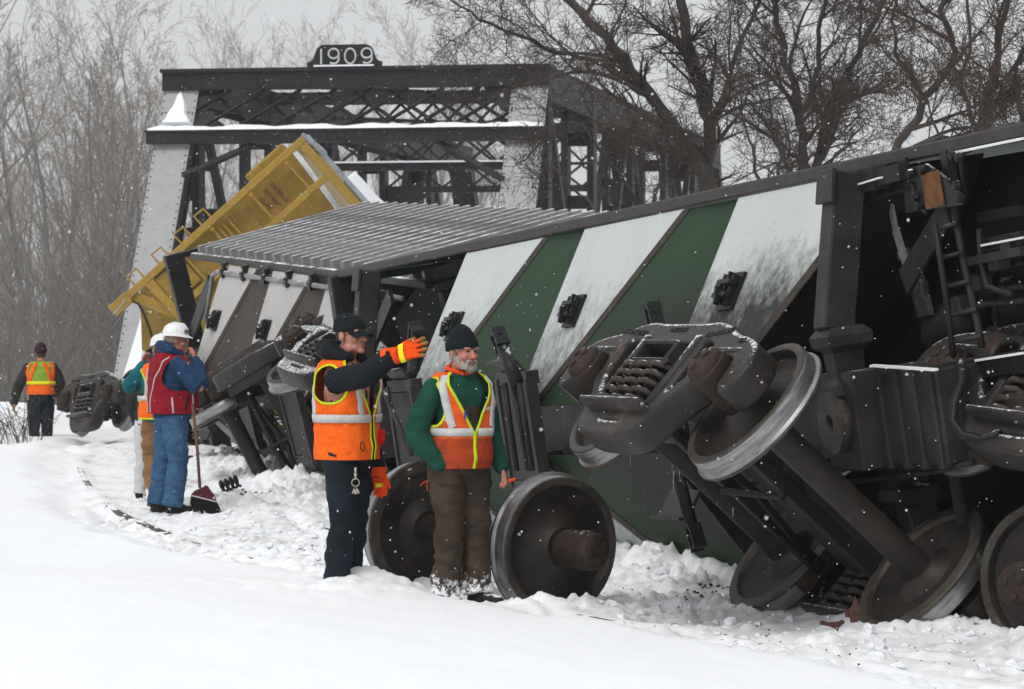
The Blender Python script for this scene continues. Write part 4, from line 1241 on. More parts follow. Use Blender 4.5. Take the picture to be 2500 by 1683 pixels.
# ---- fittings at the near end of the green car
A = carA; ra = A.root
def rod(name, pts, h, r, m, sides=8, par=None, smooth=True):
    mb = MB(); mb.tube([A.px(x, y_, hh) for (x, y_), hh in zip(pts, h if hasattr(h, '__len__') else [h]*len(pts))], r, sides)
    return mb.build(name, M[m], par or ra, smooth)
def plate_px(name, pts, h, th, m):
    mb = MB(); mb.slab([A.px(x, y_, h) for x, y_ in pts], th); return mb.build(name, M[m], ra)
def flat_px(name, p0, p1, h0, h1, w, th, m):
    mb = MB(); mb.bar(A.px(*p0, h0), A.px(*p1, h1), w, th, (0,0,1)); return mb.build(name, M[m], ra)
rod('grab_iron', [(2115,488),(2180,472),(2225,460),(2250,470),(2262,505)], -.10, .016, 'black')
rod('grab_iron', [(2210,440),(2228,450),(2240,505),(2262,522)], -.12, .012, 'black')
rod('grab_iron', [(2250,352),(2300,335),(2316,338),(2322,360)], .0, .014, 'black')
rod('grab_iron', [(2420,317),(2475,303),(2488,308),(2494,325)], .0, .014, 'black')
rod('ladder_stile', [(2282,545),(2305,690),(2318,790),(2332,905)], -.16, .020, 'black')
rod('ladder_stile', [(2328,505),(2355,650),(2385,780),(2398,850)], -.05, .022, 'grime')
rod('ladder_stile', [(2372,365),(2350,375),(2346,400),(2358,480)], -.05, .014, 'black')
rod('support_tube', [(2172,455),(2190,540),(2212,630)], .18, .05, 'rib', 12)
plate_px('support_web', [(2205,640),(2225,625),(2262,690),(2280,770),(2240,775),(2222,700)], .2, .02, 'stripe')
plate_px('placard_plate', [(2205,412),(2262,400),(2300,425),(2352,480),(2352,500),(2215,520)], -.10, .02, 'black')
plate_px('rusty_placard', [(2250,424),(2292,416),(2306,502),(2262,512)], -.118, .008, 'sticker')
for x, y_ in ((2228,424),(2256,416),(2240,478),(2248,505),(2340,452),(2348,482),(2330,380),(2345,384)):
    mb = MB(); c = A.px(x, y_, -.12); mb.lathe([(0,.028),(.03,.026),(.034,.015)], 8, Matrix.Translation(c) @ Matrix.Rotation(R(-90), 4, 'X')); mb.build('bolt_head', M['black'], ra)
flat_px('slope_brace', (2312,515), (2208,690), -.05, -.02, .16, .02, 'grime')
flat_px('top_strap', (2215,395), (2130,455), -.08, -.08, .05, .02, 'black')
mb = MB(); mb.bar(A.px(2150,432,-.14), A.px(2052,462,-.14), .14, .10, (0,0,1)); mb.bar(A.px(2205,418,-.14), A.px(2140,436,-.14), .10, .06, (0,0,1)); mb.build('push_pole_pocket', M['grime'], ra)
flat_px('end_post', (2310,365), (2330,505), -.03, -.03, .09, .05, 'black')
# brake cylinder, reservoir, pipes
c = A.px(2330, 795, .15)
mb = MB(); mb.lathe([(-.28,.02),(-.26,.12),(-.18,.15),(.16,.15),(.24,.12),(.27,.03)], 20, Matrix.Translation(c) @ Matrix.Rotation(R(80), 4, 'Z')); mb.build('brake_cylinder', M['black'], ra, True)
c = A.px(2440, 760, .5)
mb = MB(); mb.lathe([(-.4,.05),(-.38,.16),(-.3,.2),(.3,.2),(.38,.16),(.4,.05)], 20, Matrix.Translation(c) @ Matrix.Rotation(R(90), 4, 'Z')); mb.build('air_reservoir', M['black'], ra, True)
rod('brake_pipe', [(2500,640),(2440,652),(2425,690),(2430,760),(2445,860)], .2, .025, 'black')
rod('brake_pipe', [(2500,700),(2420,712),(2400,705)], .15, .02, 'grime')
rod('air_hose', [(2345,885),(2352,930),(2330,985),(2325,1030),(2350,1062),(2400,1075),(2440,1060)], [-.2,-.3,-.38,-.42,-.4,-.3,-.25], .028, 'black')
rod('cross_pipe', [(2045,1180),(2200,1165),(2300,1150),(2375,1128)], -.3, .016, 'grime')
rod('cross_pipe', [(2030,1165),(2095,1140),(2140,1118)], -.35, .022, 'black')
rod('train_pipe', [(2310,1105),(2360,1108),(2420,1128)], -.2, .035, 'rust')
flat_px('lower_strut', (2325,1140), (2350,1280), -.1, -.1, .10, .03, 'grime')
flat_px('lower_strut', (2165,1130), (2185,1260), -.2, -.15, .18, .06, 'black')
flat_px('end_channel', (2380,900), (2500,880), -.05, -.05, .12, .06, 'black')
flat_px('end_channel', (2400,600), (2500,580), .1, .1, .08, .04, 'black')

# more end fittings: ladder rungs, brackets, frosted straps
for y0_, x0_, x1_ in ((560,2288,2338),(630,2300,2352),(700,2310,2368),(770,2320,2384),(835,2330,2396)):
    rod('ladder_rung', [(x0_,y0_),(x1_,y0_-14)], [-.15,-.06], .013, 'grime')
flat_px('frosted_strap', (2168,460), (2186,560), .02, .02, .05, .02, 'galv')
flat_px('frosted_strap', (2186,560), (2214,650), .02, .02, .07, .02, 'galv')
plate_px('frosted_gusset', [(2214,655),(2236,640),(2262,705),(2278,768),(2246,776),(2232,716)], .0, .02, 'stripe')
flat_px('end_beam', (2360,640), (2500,612), .05, .05, .05, .05, 'grime')
flat_px('end_beam', (2395,530), (2500,512), .2, .2, .06, .05, 'grime')
rod('brake_pipe', [(2270,800),(2330,770),(2400,745),(2500,735)], .1, .018, 'grime')
rod('brake_pipe', [(2390,560),(2395,640),(2410,700),(2470,720)], .05, .018, 'grime')
for x_, y_ in ((2350,745),(2395,690),(2440,640),(2470,600)):
    c = A.px(x_, y_, .1); mb = MB(); mb.bbox(c.x-.06, c.x+.06, c.y-.05, c.y+.05, c.z-.05, c.z+.05, .012); mb.build('pipe_bracket', M['grime'], ra)
for p0_, p1_, hh_, ww_ in (((2335,372),(2500,338),-.075,.014), ((2130,893),(2285,903),-.40,.014), ((2060,462),(2150,434),-.20,.010), ((2395,600),(2500,580),.06,.012), ((2385,880),(2500,862),-.09,.014), ((2045,1168),(2130,1120),-.37,.010)):
    flat_px('snow_line', p0_, p1_, hh_, hh_, ww_, .03, 'snow')
# operating rods with forked ends standing clear of the hoppers
def clevis(p0, p1, r, par):
    p0, p1 = Vector(p0), Vector(p1); ax = (p1-p0).normalized()
    mb = MB(); mb.tube([p0, p1], [r*1.15, r], 12); o = mb.build('operating_rod', M['black'], par, True)
    sd_ = ax.cross(Vector((0,0,1))).normalized()
    mb = MB()
    for s_ in (-1, 1): mb.bar(p1-ax*.02+sd_*s_*r*.95, p1+ax*.15+sd_*s_*r*.95, r*.55, r*2.2, ax.cross(sd_))
    mb.bar(p1+ax*.13-sd_*r*1.3, p1+ax*.13+sd_*r*1.3, r*2.0, r*.6, ax); mb.tube([p1+ax*.08-sd_*r*1.5, p1+ax*.08+sd_*r*1.5], r*.35, 8)
    mb.build('rod_fork', M['black'], o)
clevis(A.px(1262,935,-1.0), A.px(1226,845,-1.0), .048, ra)
clevis(A.px(1622,880,-1.0), A.px(1602,795,-1.0), .042, ra)
clevis(A.px(1655,1165,-.95), A.px(1692,1290,-.95), .040, ra)
clevis(A.px(1010,900,-1.0), A.px(1015,830,-1.0), .05, ra)
for x0, x1 in ((1232,1262),(1252,1290),(1268,1300)):
    rod('door_link', [(x0,935),(x1,1150)], -1.0, .022, 'black')
rod('door_link', [(930,940),(1005,1110)], -1.0, .022, 'grime')
# chalk scrawl on the green saddle
for pl in ([(1332,690),(1342,684),(1348,692),(1338,700),(1328,704)], [(1328,716),(1340,712),(1334,724),(1345,728)], [(1330,736),(1345,734),(1336,746),(1350,750)], [(1325,762),(1336,754),(1346,762),(1338,770)], [(1340,780),(1347,774),(1350,785)]):
    rod('chalk_scrawl', pl, -.12, .0045, 'chalk2', 4)

# icicles under the brake beam of the raised truck
for k, (x, y_, ln) in enumerate(((1486,1075,.10),(1540,1080,.16),(1642,1120,.09),(1660,1150,.05),(1668,1125,.1),(1752,1215,.05),(1790,1240,.06),(1645,1150,.14))):
    p = P(x, y_, 20.7)
    mb = MB(); mb.tube([p, p-Vector((.003,0,ln))], [.006,.001], 5)
    loc = T1.matrix_world.inverted()
    mb.v = [tuple(loc @ Vector(q)) for q in mb.v]
    mb.build('icicle', M['galv'], T1)

# wheel chalk: little orange arrows
def w_mark(px_, py_, Y, size):
    out = []
    p = P(px_, py_, Y)
    k = size
    return [(p+Vector((-k,0,-k*.2)), p+Vector((0,0,k*.6))), (p+Vector((0,0,k*.6)), p+Vector((k,0,-k*.1))), (p+Vector((0,0,k*.6)), p+Vector((.1*k,0,-k)))]
for par, args in ((ws1, (1042, 1183, 22.32, .045)),):
    inv = par.matrix_world.inverted()
    chalk_mark(par, [(inv @ a_, inv @ b_) for a_, b_ in w_mark(*args)])

# ------------------------------------------------------------------ the yellow hopper car standing on its corner
YC = 48.0
upC = Vector((.746,0,.668)).normalized(); wiC = Vector((.668,.05,-.746)); wiC = (wiC-upC*wiC.dot(upC)).normalized(); leC = wiC.cross(upC)
if leC.y < 0: leC = -leC
top = P(735, 332, YC)
# local frame: x across the end (right-down), y along the body (away), z up the end; origin at the top left corner of the end
yel = empty('yellow_hopper_car', basis(top, wiC, leC, wiC.cross(leC)), 'yellow hopper car tipped on its corner, its end frame pointing up inside the bridge portal', 'hopper car')
sgn = 1 if wiC.cross(leC).dot(upC) > 0 else -1
EW, EH = 3.1, 3.72
def Z(d): return -d*sgn           # distance down from the top edge
def yb(name, x0, x1, y0, y1, d0, d1, m='yellow2', b=.01):
    mb = MB(); mb.bbox(x0, x1, y0, y1, min(Z(d0),Z(d1)), max(Z(d0),Z(d1)), b); return mb.build(name, M[m], yel)
def ybar(name, p0, p1, w, h, m='yellow2', up=(0,1,0)):
    mb = MB(); mb.bar((p0[0],p0[1],Z(p0[2])), (p1[0],p1[1],Z(p1[2])), w, h, up); return mb.build(name, M[m], yel)
yb('corner_post', 0, .11, 0, .10, 0, EH)
yb('corner_post', EW-.15, EW, 0, .14, 0, EH)
yb('end_post', .64, .74, .02, .10, .14, 3.1)
yb('end_post', 2.2, 2.34, .02, .16, .14, 3.1)
yb('top_beam', .11, EW-.15, 0, .12, 0, .13)
yb('edge_trim', .05, EW, -.02, .05, -.10, -.03, 'galv')
yb('edge_trim', -.02, .14, .2, 11, -.06, 0, 'galv')
# slope sheet behind the posts, its top edge under snow
def sheet(name, pts, th, m):
    mb = MB(); mb.slab([(x, y_, Z(d)) for x, y_, d in pts], th); return mb.build(name, M[m], yel)
sheet('end_slope_sheet', [(.0,.36,.26),(EW,.34,.50),(EW,.11,3.0),(.0,.11,3.0)], .02, 'yellow')
sheet('end_sheet', [(.0,.5,.9),(.0,.9,.5),(.0,2.6,.2),(.0,11,.0),(.0,11,2.9),(.0,.5,2.9)], .02, 'yellow')
sheet('end_sheet', [(EW,.5,.9),(EW,.9,.5),(EW,2.6,.2),(EW,11,.0),(EW,11,2.9),(EW,.5,2.9)], .02, 'yellow')
sheet('roof_sheet', [(.0,.40,.24),(EW,.38,.47),(EW,11,.1),(.0,11,.0)], .02, 'yellow')
sheet('lower_sheet', [(.1,.2,2.5),(1.5,.2,2.5),(1.7,.5,3.0),(1.7,.9,3.7),(.75,.9,3.9),(.1,.5,3.3)], .02, 'yellow')
mb = MB()
n = 40
vs = []
for i in range(n+1):
    x = .1+(EW-.4)*i/n; hh = .05+.03*mnoise.noise(Vector((x*2.5,3,0)))+.05*(i/n)
    dt = .25+.23*i/n; vs += [(x,.34,Z(dt+.015)), (x,.35,Z(dt-hh*.4)), (x,.5,Z(dt-.01-hh*.8)), (x,.9,Z(dt-.01-hh*.8)), (x,1.4,Z(dt))]
mb.add(vs, [(i*5+k,(i+1)*5+k,(i+1)*5+k+1,i*5+k+1) for i in range(n) for k in range(4)])
mb.build('snow_ridge', M['snow'], yel, True)
mb = MB()
vs = []
for i in range(n+1):
    x = .9+(EW-.9)*i/n; hh = .12+.10*abs(mnoise.noise(Vector((x*2.2,7,0))))+.10*math.exp(-((x-2.4)/.5)**2)
    vs += [(x,.0,Z(-.1)), (x,.05,Z(-.1-hh*.8)), (x,.5,Z(-.12-hh)), (x,1.2,Z(-.1-hh*.8)), (x,1.6,Z(.05))]
mb.add(vs, [(i*5+k,(i+1)*5+k,(i+1)*5+k+1,i*5+k+1) for i in range(n) for k in range(4)] + [(0,1,2,3,4)])
mb.build('snow_ridge', M['snow'], yel, True)
for d in (.42, 1.12, 1.88, 2.45): ybar('cross_rod', (.1,.05,d), (.7,.05,d), .03, .03)
for d in (1.62, 1.72, 1.80): ybar('cross_rod', (.2,.1,d), (.75,.1,d), .025, .025)
for d, x in ((.42,.15),(.42,.69),(1.12,.15),(1.12,.69),(1.88,.69),(1.88,.15),(2.45,.15),(1.5,.69)):
    mb = MB(); mb.lathe([(0,.03),(.05,.03)], 8, Matrix.Translation((x, -.045, Z(d)))); mb.build('bolt_head', M['yellow2'], yel)
for d in (1.78, 2.18, 2.62, 3.10):
    mb = MB(); mb.tube([(-.0,.07,Z(d)), (-.16,.07,Z(d)), (-.17,.07,Z(d+.18)), (-.0,.07,Z(d+.18))], .017, 6); mb.build('grab_iron', M['yellow2'], yel)
yb('end_sill', .12, 1.75, .0, .14, 3.02, 3.16)
ybar('sill_brace', (.1,.07,3.4), (.85,.07,3.05), .14, .05)
yb('gusset', .14, .6, .04, .09, 2.5, 3.02, 'yellow')
yb('foot_block', -.02, .17, -.04, .2, 3.45, 3.78)
yi = yel.matrix_world.inverted()
mb = MB(); mb.tube([yi @ P(x_, y_, 47.9) for x_, y_ in ((322,735),(338,742),(352,768),(364,800),(380,850))], .019, 6); mb.build('brake_hose', M['rust'], yel, True)
mb = MB(); mb.tube([yi @ P(x_, y_, 47.85) for x_, y_ in ((305,728),(300,742),(276,768))], .013, 6); mb.build('uncoupling_lever', M['galv'], yel)
sheet('paper_placard', [(.85,.50,2.75),(1.1,.50,2.75),(1.1,.50,3.0),(.85,.50,3.0)], .01, 'stripeB') 
hump = MB(); hump.bbox(-.16, 0, 1.1, 2.6, min(Z(.3),Z(1.05)), max(Z(.3),Z(1.05)), .03); hump.build('side_hopper', M['yellow'], yel)
# faded red lettering on the slope sheet
for k, (txt, d) in enumerate((('CAUTION', 0), ('DO NOT', 1), ('LEAVE', 2))):
    lt = link_mesh('lettering', text_mesh('lettering', txt, .085, .003), M['redpaint'], yel)
    nrm = Vector((0, -1, .15)).normalized()
    lt.matrix_local = Matrix.Translation((.38, .66 - .0, Z(.80 + .13*k + .0))) @ Matrix.Rotation(R(90), 4, 'X') @ Matrix.Rotation(0 if sgn > 0 else math.pi, 4, 'Z')
    lt.location.y = .36 - (.25/2.74)*(.54+.13*k) - .022
# ------------------------------------------------------------------ people
def cloth(name, col, col2=None, rough=.85, scale=7, bump=.25, bscale=25, dirt=None, dirt_amt=0, dirt_scale=5):
    return mat(name, col, col2 or tuple(c*.72 for c in col), rough=rough, scale=scale, bump=bump, bscale=bscale, dirt=dirt, dirt_amt=dirt_amt, dirt_scale=dirt_scale, spec=.15, bdist=.006)
def snowy_cloth(name, col, col2, zmax):
    """cloth with snow packed on below zmax (metres above the soles)"""
    m = cloth(name, col, col2)
    nt = m.node_tree; N = nt.nodes; L = nt.links; bs = N['Principled BSDF']
    src = bs.inputs['Base Color'].links[0].from_socket
    tc = N.new('ShaderNodeTexCoord'); sp = N.new('ShaderNodeSeparateXYZ'); L.new(tc.outputs['Object'], sp.inputs[0])
    mr = N.new('ShaderNodeMapRange'); mr.inputs[1].default_value = zmax; mr.inputs[2].default_value = zmax*.25; mr.inputs[3].default_value = 0; mr.inputs[4].default_value = .34
    L.new(sp.outputs[2], mr.inputs[0])
    n = N.new('ShaderNodeTexNoise'); n.inputs['Scale'].default_value = 22; n.inputs['Detail'].default_value = 8; n.inputs['Roughness'].default_value = .75
    L.new(tc.outputs['Object'], n.inputs['Vector'])
    ad = N.new('ShaderNodeMath'); ad.operation = 'ADD'; L.new(mr.outputs[0], ad.inputs[0]); L.new(n.outputs['Fac'], ad.inputs[1])
    r2 = N.new('ShaderNodeMapRange'); r2.inputs[1].default_value = .76; r2.inputs[2].default_value = .83; L.new(ad.outputs[0], r2.inputs[0])
    mk = N.new('ShaderNodeMath'); mk.operation = 'LESS_THAN'; L.new(sp.outputs[2], mk.inputs[0]); mk.inputs[1].default_value = zmax*1.1
    ml = N.new('ShaderNodeMath'); ml.operation = 'MULTIPLY'; L.new(r2.outputs[0], ml.inputs[0]); L.new(mk.outputs[0], ml.inputs[1])
    x = N.new('ShaderNodeMix'); x.data_type = 'RGBA'; L.new(src, x.inputs[6]); x.inputs[7].default_value = (.8,.82,.85,1); L.new(ml.outputs[0], x.inputs[0])
    L.new(x.outputs[2], bs.inputs['Base Color'])
    return m
M['skin']  = mat('ruddy_skin', (.56,.27,.195), (.50,.215,.15), rough=.5, scale=18, bump=.05, bscale=120, spec=.35)
M['skin2'] = mat('weathered_skin', (.50,.21,.145), (.44,.165,.11), rough=.5, scale=18, bump=.08, bscale=120, spec=.35)
M['lips']  = mat('lips', (.36,.12,.09), (.30,.10,.08), rough=.5, bump=0)
M['eye']   = mat('dark_eye', (.05,.035,.03), (.03,.02,.02), rough=.3, bump=0)
M['ghair'] = mat('grey_beard_hair', (.42,.38,.34), (.26,.23,.21), rough=.85, scale=60, bump=.6, bscale=180)
M['dhair'] = mat('short_brown_hair', (.12,.08,.055), (.07,.05,.035), rough=.9, scale=40, bump=.4, bscale=160)
M['navy']  = cloth('navy_black_jacket', (.012,.015,.020), (.007,.009,.012))
M['jeans_dark'] = cloth('dark_navy_jeans', (.014,.022,.032), (.008,.012,.018), scale=4)
M['capblk'] = cloth('black_cap', (.008,.013,.015), (.006,.009,.011), bscale=90)
M['orange'] = cloth('orange_vest', (.95,.150,.012), (.90,.125,.010), scale=4, bump=.2, bscale=14)
M['orange_dirty'] = cloth('soiled_orange_vest', (.88,.125,.018), (.74,.10,.018), scale=4, bump=.25, bscale=14, dirt=(.10,.03,.02), dirt_amt=.22, dirt_scale=5)
M['orange_soil2'] = cloth('grimy_orange_vest_hem', (.46,.062,.018), (.32,.048,.016), scale=6, bump=.3, bscale=14, dirt=(.08,.028,.018), dirt_amt=.3, dirt_scale=6)
M['lime']   = cloth('lime_trim', (.60,.74,.02), (.5,.64,.02), bump=.05)
M['limegrn'] = cloth('lime_green_panel', (.25,.42,.05), (.22,.36,.05), bump=.1)
M['yellowb'] = cloth('yellow_band', (.88,.80,.02), (.8,.7,.02), bump=.05)
M['silver'] = mat('reflective_tape', (.60,.59,.57), (.50,.49,.475), rough=.5, scale=10, bump=.15, bscale=30, dirt=(.34,.31,.30), dirt_amt=.1, dirt_scale=6)
M['greensw'] = cloth('green_sweatshirt', (.010,.072,.047), (.007,.05,.034))
M['brownpt'] = snowy_cloth('brown_work_trousers_snowy', (.066,.047,.033), (.040,.029,.021), .40)
M['tanpt']  = snowy_cloth('tan_duck_trousers_snowy', (.29,.155,.072), (.22,.115,.052), .36)
M['bluejeans'] = snowy_cloth('blue_jeans', (.050,.125,.235), (.030,.080,.16), .10)
M['redvest'] = cloth('red_padded_vest', (.26,.008,.018), (.20,.006,.014))
M['bluejk'] = cloth('blue_jacket', (.018,.055,.125), (.012,.038,.09))
M['teal']   = cloth('teal_jacket', (.010,.13,.15), (.008,.09,.11))
M['greycl'] = cloth('charcoal_jacket', (.035,.036,.036), (.022,.023,.024))
M['maroon'] = cloth('maroon_knit_hat', (.040,.018,.022), (.028,.014,.017), bscale=120)
M['tanglove'] = cloth('tan_work_glove', (.33,.175,.05), (.25,.125,.035))
M['orangeglv'] = cloth('orange_glove', (.88,.085,.008), (.78,.07,.008))
M['whitehat'] = mat('white_hard_hat', (.80,.81,.80), (.76,.77,.76), rough=.32, scale=3, bump=0)
M['boot']   = mat('black_boot', (.018,.017,.017), (.010,.010,.010), rough=.6, scale=12, bump=.3, snow=.55, snow_scale=20)
M['whitepants'] = cloth('white_trousers', (.60,.60,.60), (.52,.52,.53))
M['badge']  = mat('dark_decal', (.015,.03,.025), (.012,.022,.02), rough=.5, bump=0)
M['white']  = mat('white_print', (.75,.76,.76), (.7,.7,.7), rough=.6, bump=0)
M['bluep']  = mat('blue_pen', (.02,.05,.45), (.02,.04,.35), rough=.35, bump=0)
M['metal']  = mat('key_metal', (.55,.50,.42), (.40,.36,.30), rough=.35, metal=.8, bump=0)
M['redcl']  = cloth('red_cloth', (.62,.02,.015), (.5,.015,.012))
M['wood']   = mat('broom_wood', (.16,.075,.040), (.10,.05,.028), rough=.6, scale=8, bump=.1, stretch=(1,1,.2))
M['maroonp'] = mat('maroon_plastic', (.075,.012,.022), (.055,.010,.018), rough=.45, bump=.05)
M['bristle'] = mat('black_bristles', (.012,.013,.014), (.008,.009,.010), rough=.8, scale=60, bump=.6, bscale=160, stretch=(6,6,.5), snow=.3)
M['glass']  = mat('safety_glasses', (.25,.25,.24), (.18,.18,.18), rough=.15, bump=0)

def blob(name, mb, voxel, m, parent, smooth=4, wrinkle=0.0, wscale=(9,9,9), seed=1, wr2=0.0):
    """fuse overlapping shapes into one continuous skin"""
    me = mb.mesh('tmp')
    o = bpy.data.objects.new('tmp', me); COL.objects.link(o)
    md = o.modifiers.new('r', 'REMESH'); md.mode = 'VOXEL'; md.voxel_size = voxel
    if smooth:
        ms = o.modifiers.new('s', 'SMOOTH'); ms.factor = .5; ms.iterations = smooth
    bpy.context.view_layer.update()
    out = eval_mesh(o); out.name = name; out.materials.clear()
    bpy.data.objects.remove(o); bpy.data.meshes.remove(me)
    if wrinkle:
        n = len(out.vertices)
        co = np.empty(n*3); out.vertices.foreach_get('co', co); co = co.reshape(-1,3)
        no = np.empty(n*3); out.vertices.foreach_get('normal', no); no = no.reshape(-1,3)
        d = fbm(co[:,0]*wscale[0], co[:,1]*wscale[1], co[:,2]*wscale[2], oct=3, seed=seed)
        rid = 1-2*np.abs(fbm(co[:,0]*wscale[0]*1.3+co[:,2]*4, co[:,1]*wscale[1]*1.3-co[:,2]*3, co[:,2]*wscale[2]*1.5, oct=2, seed=seed+9))
        co = co + no*(wrinkle*d + wr2*rid)[:,None]
        out.vertices.foreach_set('co', co.ravel())
    ob = link_mesh(name, out, m, parent, True)
    return ob

def hand(mb, W, fd, back, side, curl=(25,25,25,25), s=1.0, spread=2, thumb_out=30):
    """palm and five fingers; W wrist, fd finger direction, back = normal of the back of the hand, side=+1/-1 thumb side"""
    f = Vector(fd).normalized(); b = Vector(back); b = (b - f*b.dot(f)).normalized(); l = b.cross(f)*side
    W = Vector(W)
    def at(u, v, w): return W + f*u*s + l*v*s + b*w*s
    mb.tube([at(-.03,0,0), at(.01,0,0), at(.045,.003,0), at(.088,.0,0)], [.024*s,.030*s,.040*s,.038*s], 12, dome=True, ry=[.020*s,.018*s,.016*s,.014*s]) if False else None
    # palm as three overlapping rods side by side
    for v in (-.030,-.010,.012,.030):
        mb.tube([at(-.02,v*.6,0), at(.04,v,0), at(.085,v*1.05,0)], [.015*s,.016*s,.0125*s], 8, dome=True)
    lens = (.072,.082,.077,.060)
    tips = []
    for i, (v, L_) in enumerate(zip((.033,.011,-.012,-.034), lens)):
        a = R(curl[i]); sp = R(spread*(1.5-i))
        d0 = (f*math.cos(sp) + l*math.sin(sp)).normalized()
        p = at(.088,v,0); pts = [p]; ang = a*.6
        for k, frac in enumerate((.42,.32,.26)):
            d = d0*math.cos(ang) - b*math.sin(ang)
            p = p + d*L_*frac*s; pts.append(p); ang += a
        mb.tube(pts, [.0105*s,.0098*s,.0090*s,.0078*s], 8, dome=True)
        tips.append((pts[-2], pts[-1]))
    to = R(thumb_out)
    d0 = (f*math.cos(to) + l*math.sin(to) - b*.25).normalized()
    p0 = at(.012,.030,-.004); p1 = p0 + d0*.042*s; d1 = (d0*.8 + f*.5 - b*.15).normalized(); p2 = p1 + d1*.030*s; p3 = p2 + (d1+f*.3).normalized()*.024*s
    mb.tube([p0,p1,p2,p3], [.0145*s,.0125*s,.0105*s,.0088*s], 8, dome=True)
    tips.append((p2, p3))
    return tips

def head_into(mb, Mh, neck_to):
    """head shapes; Mh places the head (origin between the ears, facing -Y)"""
    e = lambda c, r, n=16, m_=10: mb.ellipsoid(c, r, n, m_, Mh)
    e((0,.014,.040), (.076,.098,.092)); e((0,-.028,-.020), (.063,.072,.088)); e((0,-.034,-.078), (.052,.056,.042)); e((0,-.082,-.104), (.024,.020,.020))
    for s_ in (-1,1):
        e((s_*.033,-.086,.022), (.030,.014,.011)); e((s_*.042,-.070,-.030), (.022,.022,.024)); e((s_*.079,.012,-.008), (.011,.022,.034)); e((s_*.05,-.015,-.085), (.018,.04,.03))
        e((s_*.011,-.112,-.034), (.010,.012,.009))
    mb.tube([Mh @ Vector((0,-.090,.012)), Mh @ Vector((0,-.104,-.012)), Mh @ Vector((0,-.119,-.033))], [.010,.0105,.0135], 10, dome=True)
    e((0,-.096,-.064), (.023,.010,.0065)); e((0,-.094,-.077), (.020,.010,.007))
    top = Mh @ Vector((0,.02,-.07)); mb.tube([top, (top+neck_to)/2 , neck_to], [.056,.058,.066], 14, dome=True)

class Torso:
    """clothed trunk: rings of (z, cx, cy, rx, ry)"""
    def __init__(s, rings): s.r = rings
    def at(s, z):
        r = s.r
        if z <= r[0][0]: return r[0][1:]
        for a, b in zip(r, r[1:]):
            if z <= b[0]:
                t = (z-a[0])/(b[0]-a[0]); t = t*t*(3-2*t)*.5 + t*.5
                return tuple(a[i]+(b[i]-a[i])*t for i in range(1,5))
        return r[-1][1:]
    def pt(s, u, z, off=0.0):
        cx, cy, rx, ry = s.at(z)
        c, sn = math.cos(u), math.sin(u)
        p = 2/2.5
        x = math.copysign(abs(sn)**p, sn); y = -math.copysign(abs(c)**p, c)
        w = .011*mnoise.noise(Vector((1.7*sn, 1.7*c, z*9))) + .007*mnoise.noise(Vector((4*sn, 4*c+7, z*16)))
        return Vector((cx+(rx+off+w)*x, cy+(ry+off+w)*y, z))
    def nrm(s, u, z):
        a = s.pt(u+.03, z) - s.pt(u-.03, z); b = s.pt(u, z+.012) - s.pt(u, z-.012)
        n = a.cross(b); n.normalize(); return n
    def add(s, mb, z0, z1, off, n=28):
        zs = [z0+(z1-z0)*i/22 for i in range(23)]
        vs = [s.pt(2*math.pi*k/n, z, off) for z in zs for k in range(n)]
        fs = [(i*n+k, i*n+(k+1)%n, (i+1)*n+(k+1)%n, (i+1)*n+k) for i in range(22) for k in range(n)] + [tuple(range(n-1,-1,-1)), tuple(22*n+k for k in range(n))]
        mb.add(vs, fs)
    def ribbon(s, path, hw, off, name, m, parent, closed=False, steps=12):
        """tape of half-width hw following (u, z) points on the trunk"""
        pts = []
        for (a, b) in zip(path, path[1:]):
            for k in range(steps): pts.append((a[0]+(b[0]-a[0])*k/steps, a[1]+(b[1]-a[1])*k/steps))
        pts.append(path[-1])
        P3 = [s.pt(u, z, off) for u, z in pts]; NN = [s.nrm(u, z) for u, z in pts]
        vs = []
        n = len(P3)
        for i in range(n):
            t = P3[min(i+1,n-1)] - P3[max(i-1,0)]
            if closed and i in (0, n-1): t = P3[1]-P3[n-2]
            sd_ = NN[i].cross(t).normalized()
            for a, l in ((-1,-.004),(-1,.0),(0,.0015),(1,.0),(1,-.004)): vs.append(P3[i] + sd_*hw*a + NN[i]*l)
        mb = MB(); mb.add(vs, [(i*5+k,(i+1)*5+k,(i+1)*5+k+1,i*5+k+1) for i in range(n-1) for k in range(4)])
        return mb.build(name, m, parent, True)

